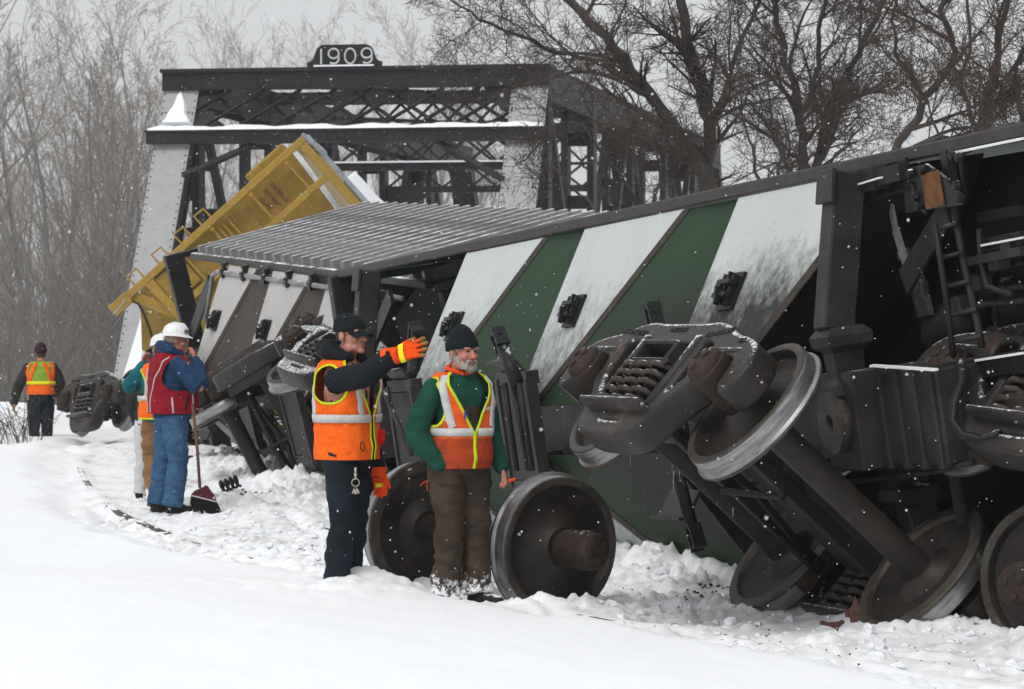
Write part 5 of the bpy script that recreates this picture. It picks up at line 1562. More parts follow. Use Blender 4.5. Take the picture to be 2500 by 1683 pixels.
def vest(T, root, z0, zn, za, zb, uo, m, off=.018, hwmax=R(46), name='vest', m_low=None, z_low=None):
    """sleeveless vest; uo(z) = half angle of the front opening; armholes between za and zb"""
    def hw(z):
        if z <= za or z >= zb: return 0.0
        return hwmax*math.sqrt(max(0, math.sin(math.pi*((z-za)/(zb-za))**.85)))
    nz = 64
    zs = [z0+(zn-z0)*i/nz for i in range(nz+1)]
    def grid(mb, zs_, f0, f1, nu):
        vs, fs = [], []
        for z in zs_:
            a, b = f0(z), f1(z)
            for k in range(nu+1): vs.append(T.pt(a+(b-a)*k/nu, z, off))
        r = nu+1
        for i in range(len(zs_)-1):
            for k in range(nu): fs.append((i*r+k, i*r+k+1, (i+1)*r+k+1, (i+1)*r+k))
        mb.add(vs, fs)
    def make(nm, zs_, m_, par):
        mb = MB()
        for s_ in (1, -1):
            grid(mb, zs_, lambda z: s_*uo(z), lambda z: s_*(R(90)-hw(z)), 14)
            grid(mb, zs_, lambda z: s_*(R(90)+hw(z)), lambda z: s_*math.pi, 16)
        return mb.build(nm, m_, par, True)
    if z_low:
        k = max(i for i in range(nz+1) if zs[i] <= z_low)
        v = make(name, zs[k:], m, root); make('vest_hem', zs[:k+1], m_low, v)
    else: v = make(name, zs, m, root)
    v['_off'] = off
    del v['_off']
    def arm_path(s_, n=14):
        p = []
        for i in range(n+1):
            z = za+(zb-za)*(.5-.5*math.cos(math.pi*i/n)); p.append((s_*(R(90)-hw(z)), z))
        for i in range(n, -1, -1):
            z = za+(zb-za)*(.5-.5*math.cos(math.pi*i/n)); p.append((s_*(R(90)+hw(z)), z))
        return p
    return v, arm_path

def trousers(root, m, hips, knees, ankles, voxel=.011, fat=1.0, waist=1.04, name='trousers', r_hem=.085, wr=.010, seed=3):
    mb = MB()
    hc = (Vector(hips[0])+Vector(hips[1]))/2
    mb.ellipsoid(hc+Vector((0,.012,.03)), (.175*fat,.135*fat,.14)); 
    mb.tube([hc+Vector((0,0,-.02)), hc+Vector((0,0,waist-hc.z))], [.165*fat,.155*fat], 20, ry=[.125*fat,.12*fat])
    for hp, kn, an in zip(hips, knees, ankles):
        hp, kn, an = Vector(hp), Vector(kn), Vector(an)
        cr = hp.lerp(kn, .35)
        mb.tube([hp+Vector((0,0,.03)), hp.lerp(kn,.2), cr, hp.lerp(kn,.7), kn, kn.lerp(an,.35), kn.lerp(an,.75), an], [.108*fat,.108*fat,.102*fat,.090*fat,.080*fat,.082*fat,.082*fat,r_hem], 16, dome=False)
    return blob(name, mb, voxel, m, root, 3, wr, (5,5,11), seed, wr*.55)

def boots(root, ankles, yaw=(0,0), m='boot', s=1.0):
    for an, yw in zip(ankles, yaw):
        mb = MB(); an = Vector(an); q = Matrix.Translation((an.x, an.y, 0)) @ Matrix.Rotation(yw, 4, 'Z')
        mb.ellipsoid((0,-.005,.055), (.052*s,.075*s,.06), 14, 8, q); mb.ellipsoid((0,-.10,.045), (.05*s,.10*s,.045), 14, 8, q); mb.tube([q @ Vector((0,.01,.05)), q @ Vector((0,.01,.17))], [.058,.062], 12)
        mb.bbox(-.048, .048, -.19, .07, 0, .03, .015, q)
        blob('boot', mb, .010, M[m], root, 2)

def sleeve(mb, sh, el, wr, r=(.088,.080,.072,.066,.058,.05)):
    sh, el, wr = Vector(sh), Vector(el), Vector(wr)
    mb.tube([sh, sh.lerp(el,.5), el.lerp(sh,.12), el.lerp(wr,.12), el.lerp(wr,.6), wr], r, 14, dome=True)

def body(root, Mh, neck, sh, el, wr, hips, knees, ankles, T, m, voxel, hands=()):
    """the whole figure under the clothes as one skin"""
    mb = MB()
    head_into(mb, Mh, Vector(neck))
    T.add(mb, 1.0, T.r[-1][0]-.02, -.03, 20)
    for s_, e_, w_ in zip(sh, el, wr): mb.tube([s_, Vector(s_).lerp(Vector(e_), .5), e_, Vector(e_).lerp(Vector(w_), .5), w_], [.052,.046,.040,.038,.027], 10, dome=True)
    for h_, k_, a_ in zip(hips, knees, ankles): mb.tube([h_, k_, a_], [.078,.055,.04], 10, dome=True)
    hc = (Vector(hips[0])+Vector(hips[1]))/2; mb.ellipsoid(hc+Vector((0,0,.06)), (.13,.09,.16))
    for args in hands: hand(mb, **args)
    return blob('body', mb, voxel, m, root, 1)

def face_bits(root_body, Mh, brow='dhair'):
    for s_ in (-1,1):
        mb = MB(); mb.ellipsoid((s_*.031,-.0905,.004), (.0135,.006,.0062), 10, 6, Mh); mb.build('eye', M['eye'], root_body, True)
        mb = MB(); mb.tube([Mh @ Vector((s_*.014,-.1005,.021)), Mh @ Vector((s_*.032,-.0995,.027)), Mh @ Vector((s_*.052,-.086,.022))], [.0035,.0045,.003], 6); mb.build('eyebrow', M[brow], root_body, True)
    mb = MB(); mb.ellipsoid((0,-.1045,-.0705), (.021,.0045,.0052), 12, 6, Mh); mb.build('mouth', M['lips'], root_body, True)

def hmat(pos, yaw, pitch=0, roll=0): return Matrix.Translation(pos) @ Matrix.Rotation(yaw, 4, 'Z') @ Matrix.Rotation(pitch, 4, 'X') @ Matrix.Rotation(roll, 4, 'Y')
def root_at(X, Y, z, yaw, s): return Matrix.Translation((X, Y, z)) @ Matrix.Rotation(yaw, 4, 'Z') @ Matrix.Scale(s, 4)

RINGS = lambda bx_=1.0, by2=1.0, belly=0.0, hem=.80: [(hem,0,.0,.188*bx_,.150*by2),(.98,0,-belly*.4,.190*bx_,.155*by2+belly*.6),(1.10,0,-belly*.5,.188*bx_,.150*by2+belly*.8),(1.25,0,-belly*.2,.200*bx_,.150*by2+belly*.4),(1.36,0,0,.212*bx_,.148*by2),(1.44,0,.008,.205*bx_,.130*by2),(1.49,0,.014,.160*bx_,.105*by2),(1.525,0,.016,.105*bx_,.088*by2),(1.55,0,.015,.080*bx_,.078*by2)]

def hard_hat(par, Mh, label_txt=False, body_m='whitehat'):
    mb = MB()
    prof = [(.165*0+.0,.0)]
    n = 28
    vs, fs = [], []
    rings = [(0.045,.112,.132),(.055,.108,.128),(.085,.104,.124),(.12,.092,.110),(.145,.070,.085),(.158,.04,.05)]
    for (z, rx, ry) in rings:
        for k in range(n):
            a = 2*math.pi*k/n; ridge = .004*math.exp(-((math.cos(a))/.16)**2)
            vs.append((rx*math.cos(a), .005+ry*math.sin(a), z+ridge))
    vs.append((0,.005,.163))
    for i in range(len(rings)-1):
        for k in range(n): fs.append((i*n+k, i*n+(k+1)%n, (i+1)*n+(k+1)%n, (i+1)*n+k))
    e = len(vs)-1
    fs += [((len(rings)-1)*n+k, (len(rings)-1)*n+(k+1)%n, e) for k in range(n)]
    # brim, longer in front
    b = len(vs)
    for z, g in ((.050,1.0),(.040,1.10),(.034,1.12)):
        for k in range(n):
            a = 2*math.pi*k/n; fr = max(0, -math.sin(a))
            vs.append((.110*math.cos(a)*g, .005+.130*math.sin(a)*(g+(.22*fr if g > 1 else 0)), z-.010*fr*(g>1)))
    for i in range(2):
        for k in range(n): fs.append((b+i*n+k, b+i*n+(k+1)%n, b+(i+1)*n+(k+1)%n, b+(i+1)*n+k))
    mb.add([Mh @ Vector(v) for v in vs], fs)
    mb.tube([Mh @ Vector((0,.13,.06)), Mh @ Vector((0,.11,.12)), Mh @ Vector((0,.03,.166)), Mh @ Vector((0,-.07,.155)), Mh @ Vector((0,-.115,.105))], .010, 8)
    return mb.build('hard_hat', M[body_m], par, True)

def knit_hat(par, Mh, m, tall=.0, cuff=True, tilt=0):
    Mt = Mh @ Matrix.Rotation(tilt, 4, 'X')
    mb = MB()
    n = 28
    rings = [(.018,.088,.112),(.05,.090,.113),(.085,.086,.106),(.115,.074,.090),(.140+tall*.5,.054,.064),(.158+tall,.028,.033)]
    vs = [];  fs = []
    for i, (z, rx, ry) in enumerate(rings):
        for k in range(n):
            a = 2*math.pi*k/n; vs.append((rx*math.cos(a), .012+ry*math.sin(a), z+.004*math.sin(3*a+i)))
    vs.append((0,.012,.166+tall))
    for i in range(len(rings)-1):
        for k in range(n): fs.append((i*n+k, i*n+(k+1)%n, (i+1)*n+(k+1)%n, (i+1)*n+k))
    e = len(vs)-1
    fs += [((len(rings)-1)*n+k, (len(rings)-1)*n+(k+1)%n, e) for k in range(n)]
    mb.add([Mt @ Vector(v) for v in vs], fs)
    o = mb.build('knit_hat', m, par, True)
    if cuff:
        mb = MB(); vs = []
        for (z, g) in ((.008,1.02),(.010,1.07),(.035,1.09),(.062,1.075),(.066,1.02)):
            for k in range(n):
                a = 2*math.pi*k/n; vs.append(Mt @ Vector((.090*g*math.cos(a), .012+.113*g*math.sin(a), z)))
        fs = [(i*n+k, i*n+(k+1)%n, (i+1)*n+(k+1)%n, (i+1)*n+k) for i in range(4) for k in range(n)]
        mb.add(vs, fs); mb.build('hat_cuff', m, o, True)
    return o

# ---------------- worker pointing, orange vest over a navy jacket
def pointing_worker():
    yaw = R(62)
    X, Y = -1.08, 21.45
    root = empty('person', root_at(X, Y, .0, yaw, 1.03), 'person in black cap and clean orange vest pointing with an orange glove', 'person', 'workers at the derailment')
    inv = root.matrix_world.inverted()
    T = Torso(RINGS(.98, 1.02, .0, .74)); 
    sh = [Vector((-.165,-.02,1.385)), Vector((.18,.0,1.42))]
    # hand target from the picture
    wrist = inv @ P(955, 872, 21.05)
    elbow = inv @ P(893, 916, 21.1)
    wl = Vector((.20,-.115,.80)); el2 = Vector((.235,.02,1.12))
    hips = [(-.095,0,.92),(.095,.0,.92)]; knees = [(-.10,-.03,.50),(.12,.01,.50)]; ank = [(-.10,.02,.09),(.13,.08,.09)]
    Mh = hmat((0,-.03,1.672), R(-12), R(-3))
    fd = (inv.to_3x3() @ (P(1045,835,21.0)-P(960,864,21.1))).normalized()
    bd = body(root, Mh, (0,.012,1.50), sh, [elbow, el2], [wrist, wl], hips, knees, ank, T, M['skin'], .0045)
    face_bits(bd, Mh)
    mb = MB(); mb.ellipsoid((0,.022,.030), (.0775,.094,.075), 20, 12, Mh); blob('hair', mb, .006, M['dhair'], root, 1)
    # cap
    mb = MB(); vs, fs = [], []; n = 28
    rg = [(.020,.087,.116),(.05,.089,.117),(.085,.085,.108),(.114,.070,.088),(.134,.043,.054)]
    for (z, rx, ry) in rg:
        for k in range(n): a = 2*math.pi*k/n; vs.append((rx*math.cos(a), .012+ry*math.sin(a), z+.010*math.sin(a)))
    vs.append((0,.012,.141))
    for i in range(4):
        for k in range(n): fs.append((i*n+k, i*n+(k+1)%n, (i+1)*n+(k+1)%n, (i+1)*n+k))
    fs += [(4*n+k, 4*n+(k+1)%n, len(vs)-1) for k in range(n)]
    mb.add([Mh @ Vector(v) for v in vs], fs); mb.ellipsoid((0,.012,.138), (.008,.008,.005), 8, 5, Mh); cap = mb.build('cap', M['capblk'], root, True)
    mb = MB(); vs = []
    for j in range(7):
        t = j/6
        for k in range(13):
            u = -1+2*k/12; w = .084*math.sqrt(max(0, 1-(t*.35)**2))
            vs.append(Mh @ Vector((u*w*(1-.12*t), -.094 + .045*u*u - t*.092*(1-.35*u*u), .032 - .040*t + .006*t*t - .024*u*u)))
    fs = [(j*13+k, j*13+k+1, (j+1)*13+k+1, (j+1)*13+k) for j in range(6) for k in range(12)]
    mb.add(vs, fs); bl = mb.build('cap_bill', M['capblk'], cap, True)
    sol = bl.modifiers.new('thick', 'SOLIDIFY'); sol.thickness = .004
    # jacket
    mb = MB(); T.add(mb, .74, 1.545, -.034); sleeve(mb, sh[0], elbow, wrist, (.078,.084,.080,.076,.068,.060)); sleeve(mb, sh[1], el2, wl, (.072,.076,.070,.066,.058,.05))
    jk = blob('jacket', mb, .011, M['navy'], root, 3, .006, (7,7,10), 4, .003)
    mb = MB()
    # hood bunched behind the neck and a standing collar
    mb.tube([(-.11,-.05,1.53),(-.13,.06,1.57),(-.06,.135,1.585),(.06,.135,1.585),(.13,.06,1.57),(.11,-.05,1.53)], [.035,.052,.060,.060,.052,.035], 12, dome=True)
    mb.tube([(-.075,-.075,1.53),(-.085,0,1.55),(0,.07,1.57),(.085,0,1.55),(.075,-.075,1.53)], [.025,.035,.04,.035,.025], 10, dome=True)
    mb.ellipsoid((0,.11,1.50), (.12,.06,.075))
    blob('hood', mb, .010, M['navy'], jk, 2, .006, (12,12,12), 5, .004)
    # trousers
    tr = trousers(root, M['jeans_dark'], hips, knees, ank, fat=1.0, waist=1.02, seed=6, r_hem=.090, wr=.016)
    boots(root, ank, (R(-10),R(12)))
    # vest
    uo = lambda z: R(3) if z < 1.17 else R(3)+(R(58))*((z-1.17)/(1.53-1.17))**1.1
    v, ap = vest(T, root, .885, 1.525, 1.24, 1.485, uo, M['orange'], off=.032, hwmax=R(36))
    for s_ in (1,-1): T.ribbon(ap(s_), .0075, .036, 'armhole_trim', M['lime'], v, steps=2)
    for s_ in (1,-1):
        T.ribbon([(s_*uo(z), z) for z in [ .885+.02*i for i in range(33)]], .0075, .037, 'front_trim', M['lime'], v, steps=2)
        T.ribbon([(s_*R(36),1.485),(s_*R(30),1.35),(s_*R(26),1.2),(s_*R(24),1.17)], .024, .038, 'reflective_stripe', M['silver'], v)
        T.ribbon([(s_*R(150),1.485),(s_*R(140),1.3),(s_*R(128),1.17)], .024, .038, 'reflective_stripe', M['silver'], v)
    T.ribbon([(R(4)+R(352)*k/40, 1.145) for k in range(41)], .026, .042, 'reflective_stripe', M['silver'], v, steps=2)
    T.ribbon([(-R(20),.95),(-R(22),1.0),(-R(28),1.0),(-R(30),.955),(-R(24),.94),(-R(20),.95)], .002, .038, 'radio_cord', M['black'], v, steps=4)
    # gloves
    bk = inv.to_3x3() @ Vector((-.35,-.86,.30))
    mb = MB(); tips = hand(mb, W=wrist + fd*.035, fd=fd, back=bk, side=1, curl=(6,5,6,8), s=1.28, spread=5, thumb_out=30)
    mb.tube([wrist-fd*.045, wrist+fd*.0, wrist+fd*.06], [.068,.060,.050], 16)
    gl = blob('glove', mb, .0055, M['orangeglv'], root, 2)
    fl = Vector(bk); fl = (fl-fd*fl.dot(fd)).normalized(); ll = fl.cross(fd)
    mb = MB(); c0 = wrist+fd*.085; ring = []
    n = 24
    for q in (-.018,.018):
        for k in range(n):
            a = 2*math.pi*k/n; ring.append(c0 + fd*q + ll*math.cos(a)*.063 + fl*math.sin(a)*.030)
    mb.add(ring, [(k,(k+1)%n,n+(k+1)%n,n+k) for k in range(n)]); mb.build('glove_band', M['yellowb'], gl, True)
    for (a, b) in tips:
        mb = MB(); mb.tube([a.lerp(b,.15), b], [.0145,.0125], 10, dome=True); mb.build('glove_fingertip', M['tanglove'], gl, True)
    mb = MB(); hand(mb, W=wl+Vector((0,0,-.01)), fd=(.05,-.15,-1), back=(1,.2,0), side=-1, curl=(30,30,32,34), s=1.08)
    mb.tube([wl+Vector((0,0,.03)), wl+Vector((0,0,-.03))], [.056,.052], 14)
    g2 = blob('glove', mb, .006, M['orangeglv'], root, 2)
    mb = MB(); mb.tube([wl+Vector((0,-.01,-.075)), wl+Vector((0,-.012,-.10))], [.047,.046], 14, ry=[.024,.024]); mb.build('glove_band', M['yellowb'], g2, True)
    # red mitten tucked in the front, keys on a clip at the hip
    mb = MB(); mb.ellipsoid(T.pt(R(25),1.02,.04), (.03,.035,.05)); mb.ellipsoid(T.pt(R(22),1.05,.05), (.02,.03,.025)); blob('red_mitten', mb, .006, M['redcl'], root, 2)
    kp = inv @ P(868, 1165, 21.17)
    mb = MB(); mb.tube([kp+Vector((0,0,.06)), kp+Vector((0,0,.02))], .008, 8); mb.tube([kp+Vector((0,0,.02)), kp+Vector((0,0,-.01))], [.012,.005], 8)
    ks = mb.build('key_clip', M['metal'], root, True)
    mb = MB()
    kd = (inv.to_3x3() @ Vector((1,0,0))).normalized()
    mb.tube([kp+Vector((0,0,-.035))+kd*.024*math.cos(a)+Vector((0,0,.024*math.sin(a))) for a in [2*math.pi*i/16 for i in range(17)]], .0032, 6); mb.build('key_ring', M['metal'], ks, True)
    for i, a in enumerate((-24,-6,10,28)):
        d = kd*math.sin(R(a))+Vector((0,0,-math.cos(R(a)))); p = kp+Vector((0,0,-.058))
        nn = d.cross(kd.cross(Vector((0,0,1))))
        mb = MB(); mb.bar(p, p+d*.05, .009, .003, kd.cross(Vector((0,0,1)))); mb.lathe([(-.002,.0115),(.002,.0115)], 10, Matrix.Translation(p) @ kd.cross(Vector((0,0,1))).to_track_quat('Y','Z').to_matrix().to_4x4()); mb.build('key', M['metal'], ks)
pointing_worker()

# ---------------- worker in a green sweatshirt and soiled orange vest
def green_worker():
    yaw = R(33)
    root = empty('person', root_at(-.335, 20.9, -.01, yaw, .985), 'person in green sweatshirt, soiled orange vest and black knit hat, hand in pocket', 'person', 'workers at the derailment')
    T = Torso(RINGS(.95, .98, .015, .86))
    sh = [Vector((-.185,.01,1.42)), Vector((.185,.01,1.42))]
    el = [Vector((-.295,.08,1.13)), Vector((.265,.05,1.12))]
    wr = [Vector((-.185,-.06,.925)), Vector((.275,-.07,.90))]
    hips = [(-.095,0,.90),(.095,0,.90)]; knees = [(-.10,-.04,.50),(.11,-.02,.50)]; ank = [(-.09,.02,.09),(.10,-.06,.09)]
    Mh = hmat((0,-.045,1.655), R(6), R(3))
    bd = body(root, Mh, (0,.0,1.50), sh, el, wr, hips, knees, ank, T, M['skin2'], .0045,
              hands=[dict(W=wr[1]+Vector((.004,-.02,-.035)), fd=(.05,-.30,-1), back=(.9,-.45,.2), side=-1, curl=(78,80,80,80), s=.90, thumb_out=8), dict(W=wr[0]+Vector((.03,.02,-.02)), fd=(.35,.25,-1), back=(-.6,-.8,0), side=1, curl=(15,15,15,15), s=.90)])
    face_bits(bd, Mh, 'ghair')
    # beard, moustache, grey hair at the temples
    mb = MB()
    e = lambda c, r: mb.ellipsoid(c, r, 14, 8, Mh)
    e((0,-.086,-.108), (.030,.024,.026)); e((0,-.075,-.118), (.026,.03,.02))
    for s_ in (-1,1):
        e((s_*.028,-.083,-.100), (.022,.020,.024)); e((s_*.046,-.055,-.090), (.016,.028,.030)); e((s_*.060,-.022,-.060), (.010,.022,.036)); e((s_*.067,.004,-.03), (.008,.014,.035))
        e((s_*.020,-.103,-.056), (.018,.008,.008)); e((s_*.036,-.093,-.070), (.009,.010,.022))
    blob('beard', mb, .005, M['ghair'], root, 1, .0025, (60,60,60), 8)
    mb = MB(); mb.ellipsoid((0,.022,.022), (.0785,.095,.062), 20, 10, Mh); mb.ellipsoid((0,.05,-.03), (.066,.058,.05), 18, 10, Mh); blob('hair', mb, .006, M['ghair'], root, 1, .002, (50,50,50), 4)
    knit_hat(root, Mh, M['capblk'], .012, True, R(-9))
    mb = MB(); T.add(mb, .93, 1.53, -.026); sleeve(mb, sh[0], el[0], wr[0], (.072,.078,.076,.074,.066,.052)); sleeve(mb, sh[1], el[1], wr[1], (.070,.074,.070,.066,.060,.048))
    for w_, e_ in zip(wr, el): mb.tube([w_.lerp(e_, .12), w_.lerp(e_, -.04)], [.053,.047], 14)
    sw = blob('sweatshirt', mb, .010, M['greensw'], root, 3, .010, (7,7,10), 14, .007)
    mb = MB(); mb.tube([Vector((.076*math.sin(a), .008-.074*math.cos(a), 1.535-.020*math.cos(a))) for a in [2*math.pi*i/20 for i in range(21)]], .017, 8); mb.build('collar', M['orangeglv'], sw, True)
    T.ribbon([(0,1.13),(0,1.30)], .06, .008, 'shirt_panel', M['brownpt'], sw)
    trousers(root, M['brownpt'], hips, knees, ank, fat=1.08, waist=1.0, seed=16, r_hem=.105, wr=.022)
    boots(root, ank, (R(-6),R(22)), s=1.1)
    uo = lambda z: R(1.2) if z < 1.13 else R(1.2)+R(50)*((z-1.13)/(1.52-1.13))**1.15
    v, ap = vest(T, root, .90, 1.52, 1.17, 1.485, uo, M['orange_dirty'], off=.022, hwmax=R(38), m_low=M['orange_soil2'], z_low=1.10)
    for s_ in (1,-1):
        T.ribbon(ap(s_), .0085, .026, 'armhole_trim', M['lime'], v, steps=2)
        T.ribbon([(s_*uo(z), z) for z in [1.12+.02*i for i in range(21)]], .009, .026, 'neck_trim', M['lime'], v, steps=2)
        T.ribbon([(s_*R(60),1.50),(s_*R(53),1.42),(s_*R(48),1.30),(s_*R(42),1.18),(s_*R(40),1.165)], .026, .027, 'reflective_stripe', M['silver'], v)
        T.ribbon([(s_*R(150),1.49),(s_*R(142),1.3),(s_*R(135),1.15)], .026, .027, 'reflective_stripe', M['silver'], v)
    T.ribbon([(R(3)+R(354)*k/40, 1.135) for k in range(41)], .026, .029, 'reflective_stripe', M['silver'], v, steps=2)
    T.ribbon([(0,.90),(0,1.14)], .012, .027, 'zip', M['lime'], v)
    # name lettering on the left breast
    tm = text_mesh('name_lettering', 'DAVE', .034, .001, 0, 1.0)
    o = link_mesh('name_lettering', tm, M['white'], v)
    c = T.pt(R(30), 1.285, .032); nn = T.nrm(R(30), 1.285); xx = Vector((0,0,1)).cross(nn).normalized(); 
    o.matrix_local = basis(c, xx, nn.cross(xx), nn)
    # pens clipped in the breast pocket
    for du, m_, dz in ((0,'bluep',0), (R(9),'black',-.004)):
        mb = MB(); mb.tube([T.pt(-R(15)+du,1.225+dz,.034), T.pt(-R(14)+du,1.265+dz,.036)], [.005,.008], 8, dome=True); mb.build('pen', M[m_], v, True)
    mb = MB(); w0 = wr[1]+Vector((.01,-.085,-.085)); mb.tube([w0, w0+Vector((.02,-.03,.01))], .010, 8, dome=True); tag(mb.build('marker', M['orangeglv'], root, True))
green_worker()

# ---------------- worker in a red vest with a white hard hat
def red_worker():
    yaw = R(112)
    root = empty('person', root_at(-3.30, 31.7, -.01, yaw, 1.0), 'person in red padded vest, blue jeans and white hard hat with hand to mouth', 'person', 'workers at the derailment')
    T = Torso(RINGS(1.10, 1.20, .045, .92))
    sh = [Vector((-.20,.0,1.43)), Vector((.20,.0,1.43))]
    el = [Vector((-.30,-.21,1.21)), Vector((.30,-.05,1.16))]
    wr = [Vector((-.10,-.215,1.47)), Vector((.26,-.22,1.02))]
    hips = [(-.10,0,.93),(.10,0,.93)]; knees = [(-.12,-.04,.50),(.13,.03,.50)]; ank = [(-.12,.02,.08),(.17,.09,.08)]
    Mh = hmat((0,-.05,1.672), R(-6), R(4))
    bd = body(root, Mh, (0,.0,1.51), sh, el, wr, hips, knees, ank, T, M['skin2'], .006,
              hands=[dict(W=wr[0]+Vector((.01,.0,.02)), fd=(.55,.02,.85), back=(-.5,-.86,.1), side=1, curl=(50,55,58,60), s=1.0, thumb_out=20)])
    face_bits(bd, Mh, 'ghair')
    mb = MB(); mb.ellipsoid((0,.03,.0), (.0785,.088,.06), 18, 10, Mh); blob('hair', mb, .008, M['ghair'], root, 1)
    mb = MB()
    mb.tube([Mh @ Vector((-.08,.01,.01)), Mh @ Vector((-.074,-.085,.012)), Mh @ Vector((-.03,-.115,.010)), Mh @ Vector((.03,-.115,.010)), Mh @ Vector((.074,-.085,.012)), Mh @ Vector((.08,.01,.01))], .0045, 6)
    for s_ in (-1,1): mb.bbox(s_*.036-.028, s_*.036+.028, -.118, -.114, -.012, .022, .002, Mh)
    mb.build('safety_glasses', M['glass'], root)
    hat = hard_hat(root, Mh)
    for k, (tx, z) in enumerate((('VERMONT', .098), ('RAIL SYSTEM', .078))):
        an = R(-48); 
        p = Mh @ Vector((.1075*math.cos(an)*-1, .005+.127*math.sin(an), z)); nn = (Mh.to_3x3() @ Vector((-math.cos(an)/.1, math.sin(an)/.12, 1.2))).normalized(); xx = Vector((0,0,1)).cross(nn).normalized()
        o = link_mesh('decal', None or MB().box(-.038,.038,-.0095,.0095,-.0005,.0005).mesh('decal'), M['badge'], hat); o.matrix_local = basis(p+nn*.0035, xx, nn.cross(xx), nn)
        t_ = link_mesh('decal_lettering', text_mesh('decal_lettering', tx, .0135 if k == 0 else .0115, .0003), M['white'], o); t_.location = (0,0,.0012)
    mb = MB(); T.add(mb, .92, 1.53, -.020); sleeve(mb, sh[0], el[0], wr[0], (.085,.096,.095,.092,.080,.052)); sleeve(mb, sh[1], el[1], wr[1], (.075,.08,.075,.07,.06,.05))
    mb.tube([wr[0].lerp(el[0], .10), wr[0].lerp(el[0], -.05)], [.055,.046], 14)
    jk = blob('jacket', mb, .012, M['bluejk'], root, 3, .012, (7,7,9), 24, .009)
    mb = MB(); mb.tube([(-.10,-.06,1.52),(-.115,.03,1.58),(-.05,.10,1.62),(.05,.10,1.62),(.115,.03,1.58),(.10,-.06,1.52)], [.035,.05,.052,.052,.05,.035], 12, dome=True); mb.ellipsoid((0,.07,1.55), (.11,.07,.07)); blob('collar', mb, .011, M['bluejk'], jk, 2, .005, (12,12,12), 5)
    trousers(root, M['bluejeans'], hips, knees, ank, fat=1.16, waist=1.03, seed=26, r_hem=.100, wr=.020, voxel=.013)
    boots(root, ank, (0,0))
    uo = lambda z: R(6)
    v, ap = vest(T, root, .96, 1.545, 1.18, 1.49, uo, M['redvest'], off=.03, hwmax=R(40))
    for s_ in (1,-1):
        T.ribbon([(s_*R(100),.97),(s_*R(104),1.12)], .008, .034, 'piping', M['silver'], v)
        T.ribbon([(s_*R(172),.97),(s_*R(168),1.1),(s_*R(155),1.3),(s_*R(130),1.47),(s_*R(105),1.51)], .006, .034, 'piping', M['silver'], v)
        T.ribbon([(s_*R(62),.97),(s_*R(60),1.16)], .007, .034, 'piping', M['silver'], v)
    T.ribbon([(-R(82),1.0),(-R(76),1.13)], .011, .034, 'pocket', M['black'], v)
    mb = MB(); mb.tube([Vector((.095*math.sin(a), .012-.10*math.cos(a), 1.555+.025*(1-math.cos(a))*.5)) for a in [R(30)+R(300)*i/20 for i in range(21)]], .028, 8); mb.build('vest_collar', M['redvest'], v, True)
red_worker()

# ---------------- worker in teal with an orange vest, back turned
def teal_worker():
    root = empty('person', root_at(-3.49, 32.6, .0, R(196), .94), 'person in teal jacket, orange vest and tan trousers half hidden behind the red vest', 'person', 'workers at the derailment')
    T = Torso(RINGS(1.10, 1.12, .02, .90))
    sh = [Vector((-.21,.0,1.43)), Vector((.21,.0,1.43))]
    el = [Vector((-.37,-.16,1.24)), Vector((.34,-.16,1.24))]; wr = [Vector((-.16,-.26,1.50)), Vector((.14,-.26,1.50))]
    hips = [(-.095,0,.92),(.095,0,.92)]; knees = [(-.11,.0,.50),(.10,-.08,.51)]; ank = [(-.10,.06,.09),(.09,.04,.09)]
    Mh = hmat((0,-.05,1.665), R(4), R(6))
    bd = body(root, Mh, (0,.0,1.51), sh, el, wr, hips, knees, ank, T, M['skin'], .009,
              hands=[dict(W=wr[0], fd=(.3,-.05,1), back=(-.5,-.8,0), side=1, curl=(40,40,40,40)), dict(W=wr[1], fd=(-.3,-.05,1), back=(.5,-.8,0), side=-1, curl=(40,40,40,40))])
    mb = MB(); mb.ellipsoid((0,.03,.0), (.080,.090,.07), 18, 10, Mh); blob('hair', mb, .008, M['dhair'], root, 1)
    hard_hat(root, Mh)
    mb = MB(); T.add(mb, .90, 1.54, -.020)
    for i in (0,1): sleeve(mb, sh[i], el[i], wr[i], (.08,.086,.085,.082,.07,.055))
    jk = blob('jacket', mb, .013, M['teal'], root, 3, .012, (7,7,9), 34, .009)
    mb = MB(); mb.tube([(-.09,-.04,1.53),(-.10,.04,1.58),(0,.11,1.60),(.10,.04,1.58),(.09,-.04,1.53)], [.03,.045,.05,.045,.03], 10, dome=True); mb.ellipsoid((0,.09,1.58),(.075,.05,.07)); blob('hood', mb, .012, M['greensw'], jk, 2)
    trousers(root, M['tanpt'], hips, knees, ank, fat=1.05, waist=1.0, seed=36, r_hem=.095, wr=.022, voxel=.013)
    boots(root, ank)
    v, ap = vest(T, root, .93, 1.52, 1.12, 1.48, lambda z: R(8), M['orange'], off=.026, hwmax=R(48))
    for s_ in (1,-1):
        T.ribbon(ap(s_), .009, .031, 'armhole_trim', M['lime'], v, steps=2)
        T.ribbon([(s_*R(150),1.50),(s_*R(142),1.3),(s_*R(136),1.16)], .026, .031, 'reflective_stripe', M['silver'], v)
    T.ribbon([(R(9)+R(342)*k/40, 1.15) for k in range(41)], .026, .033, 'reflective_stripe', M['silver'], v, steps=2)
    T.ribbon([(R(9)+R(342)*k/40, .935) for k in range(41)], .009, .030, 'hem_trim', M['lime'], v, steps=2)
teal_worker()

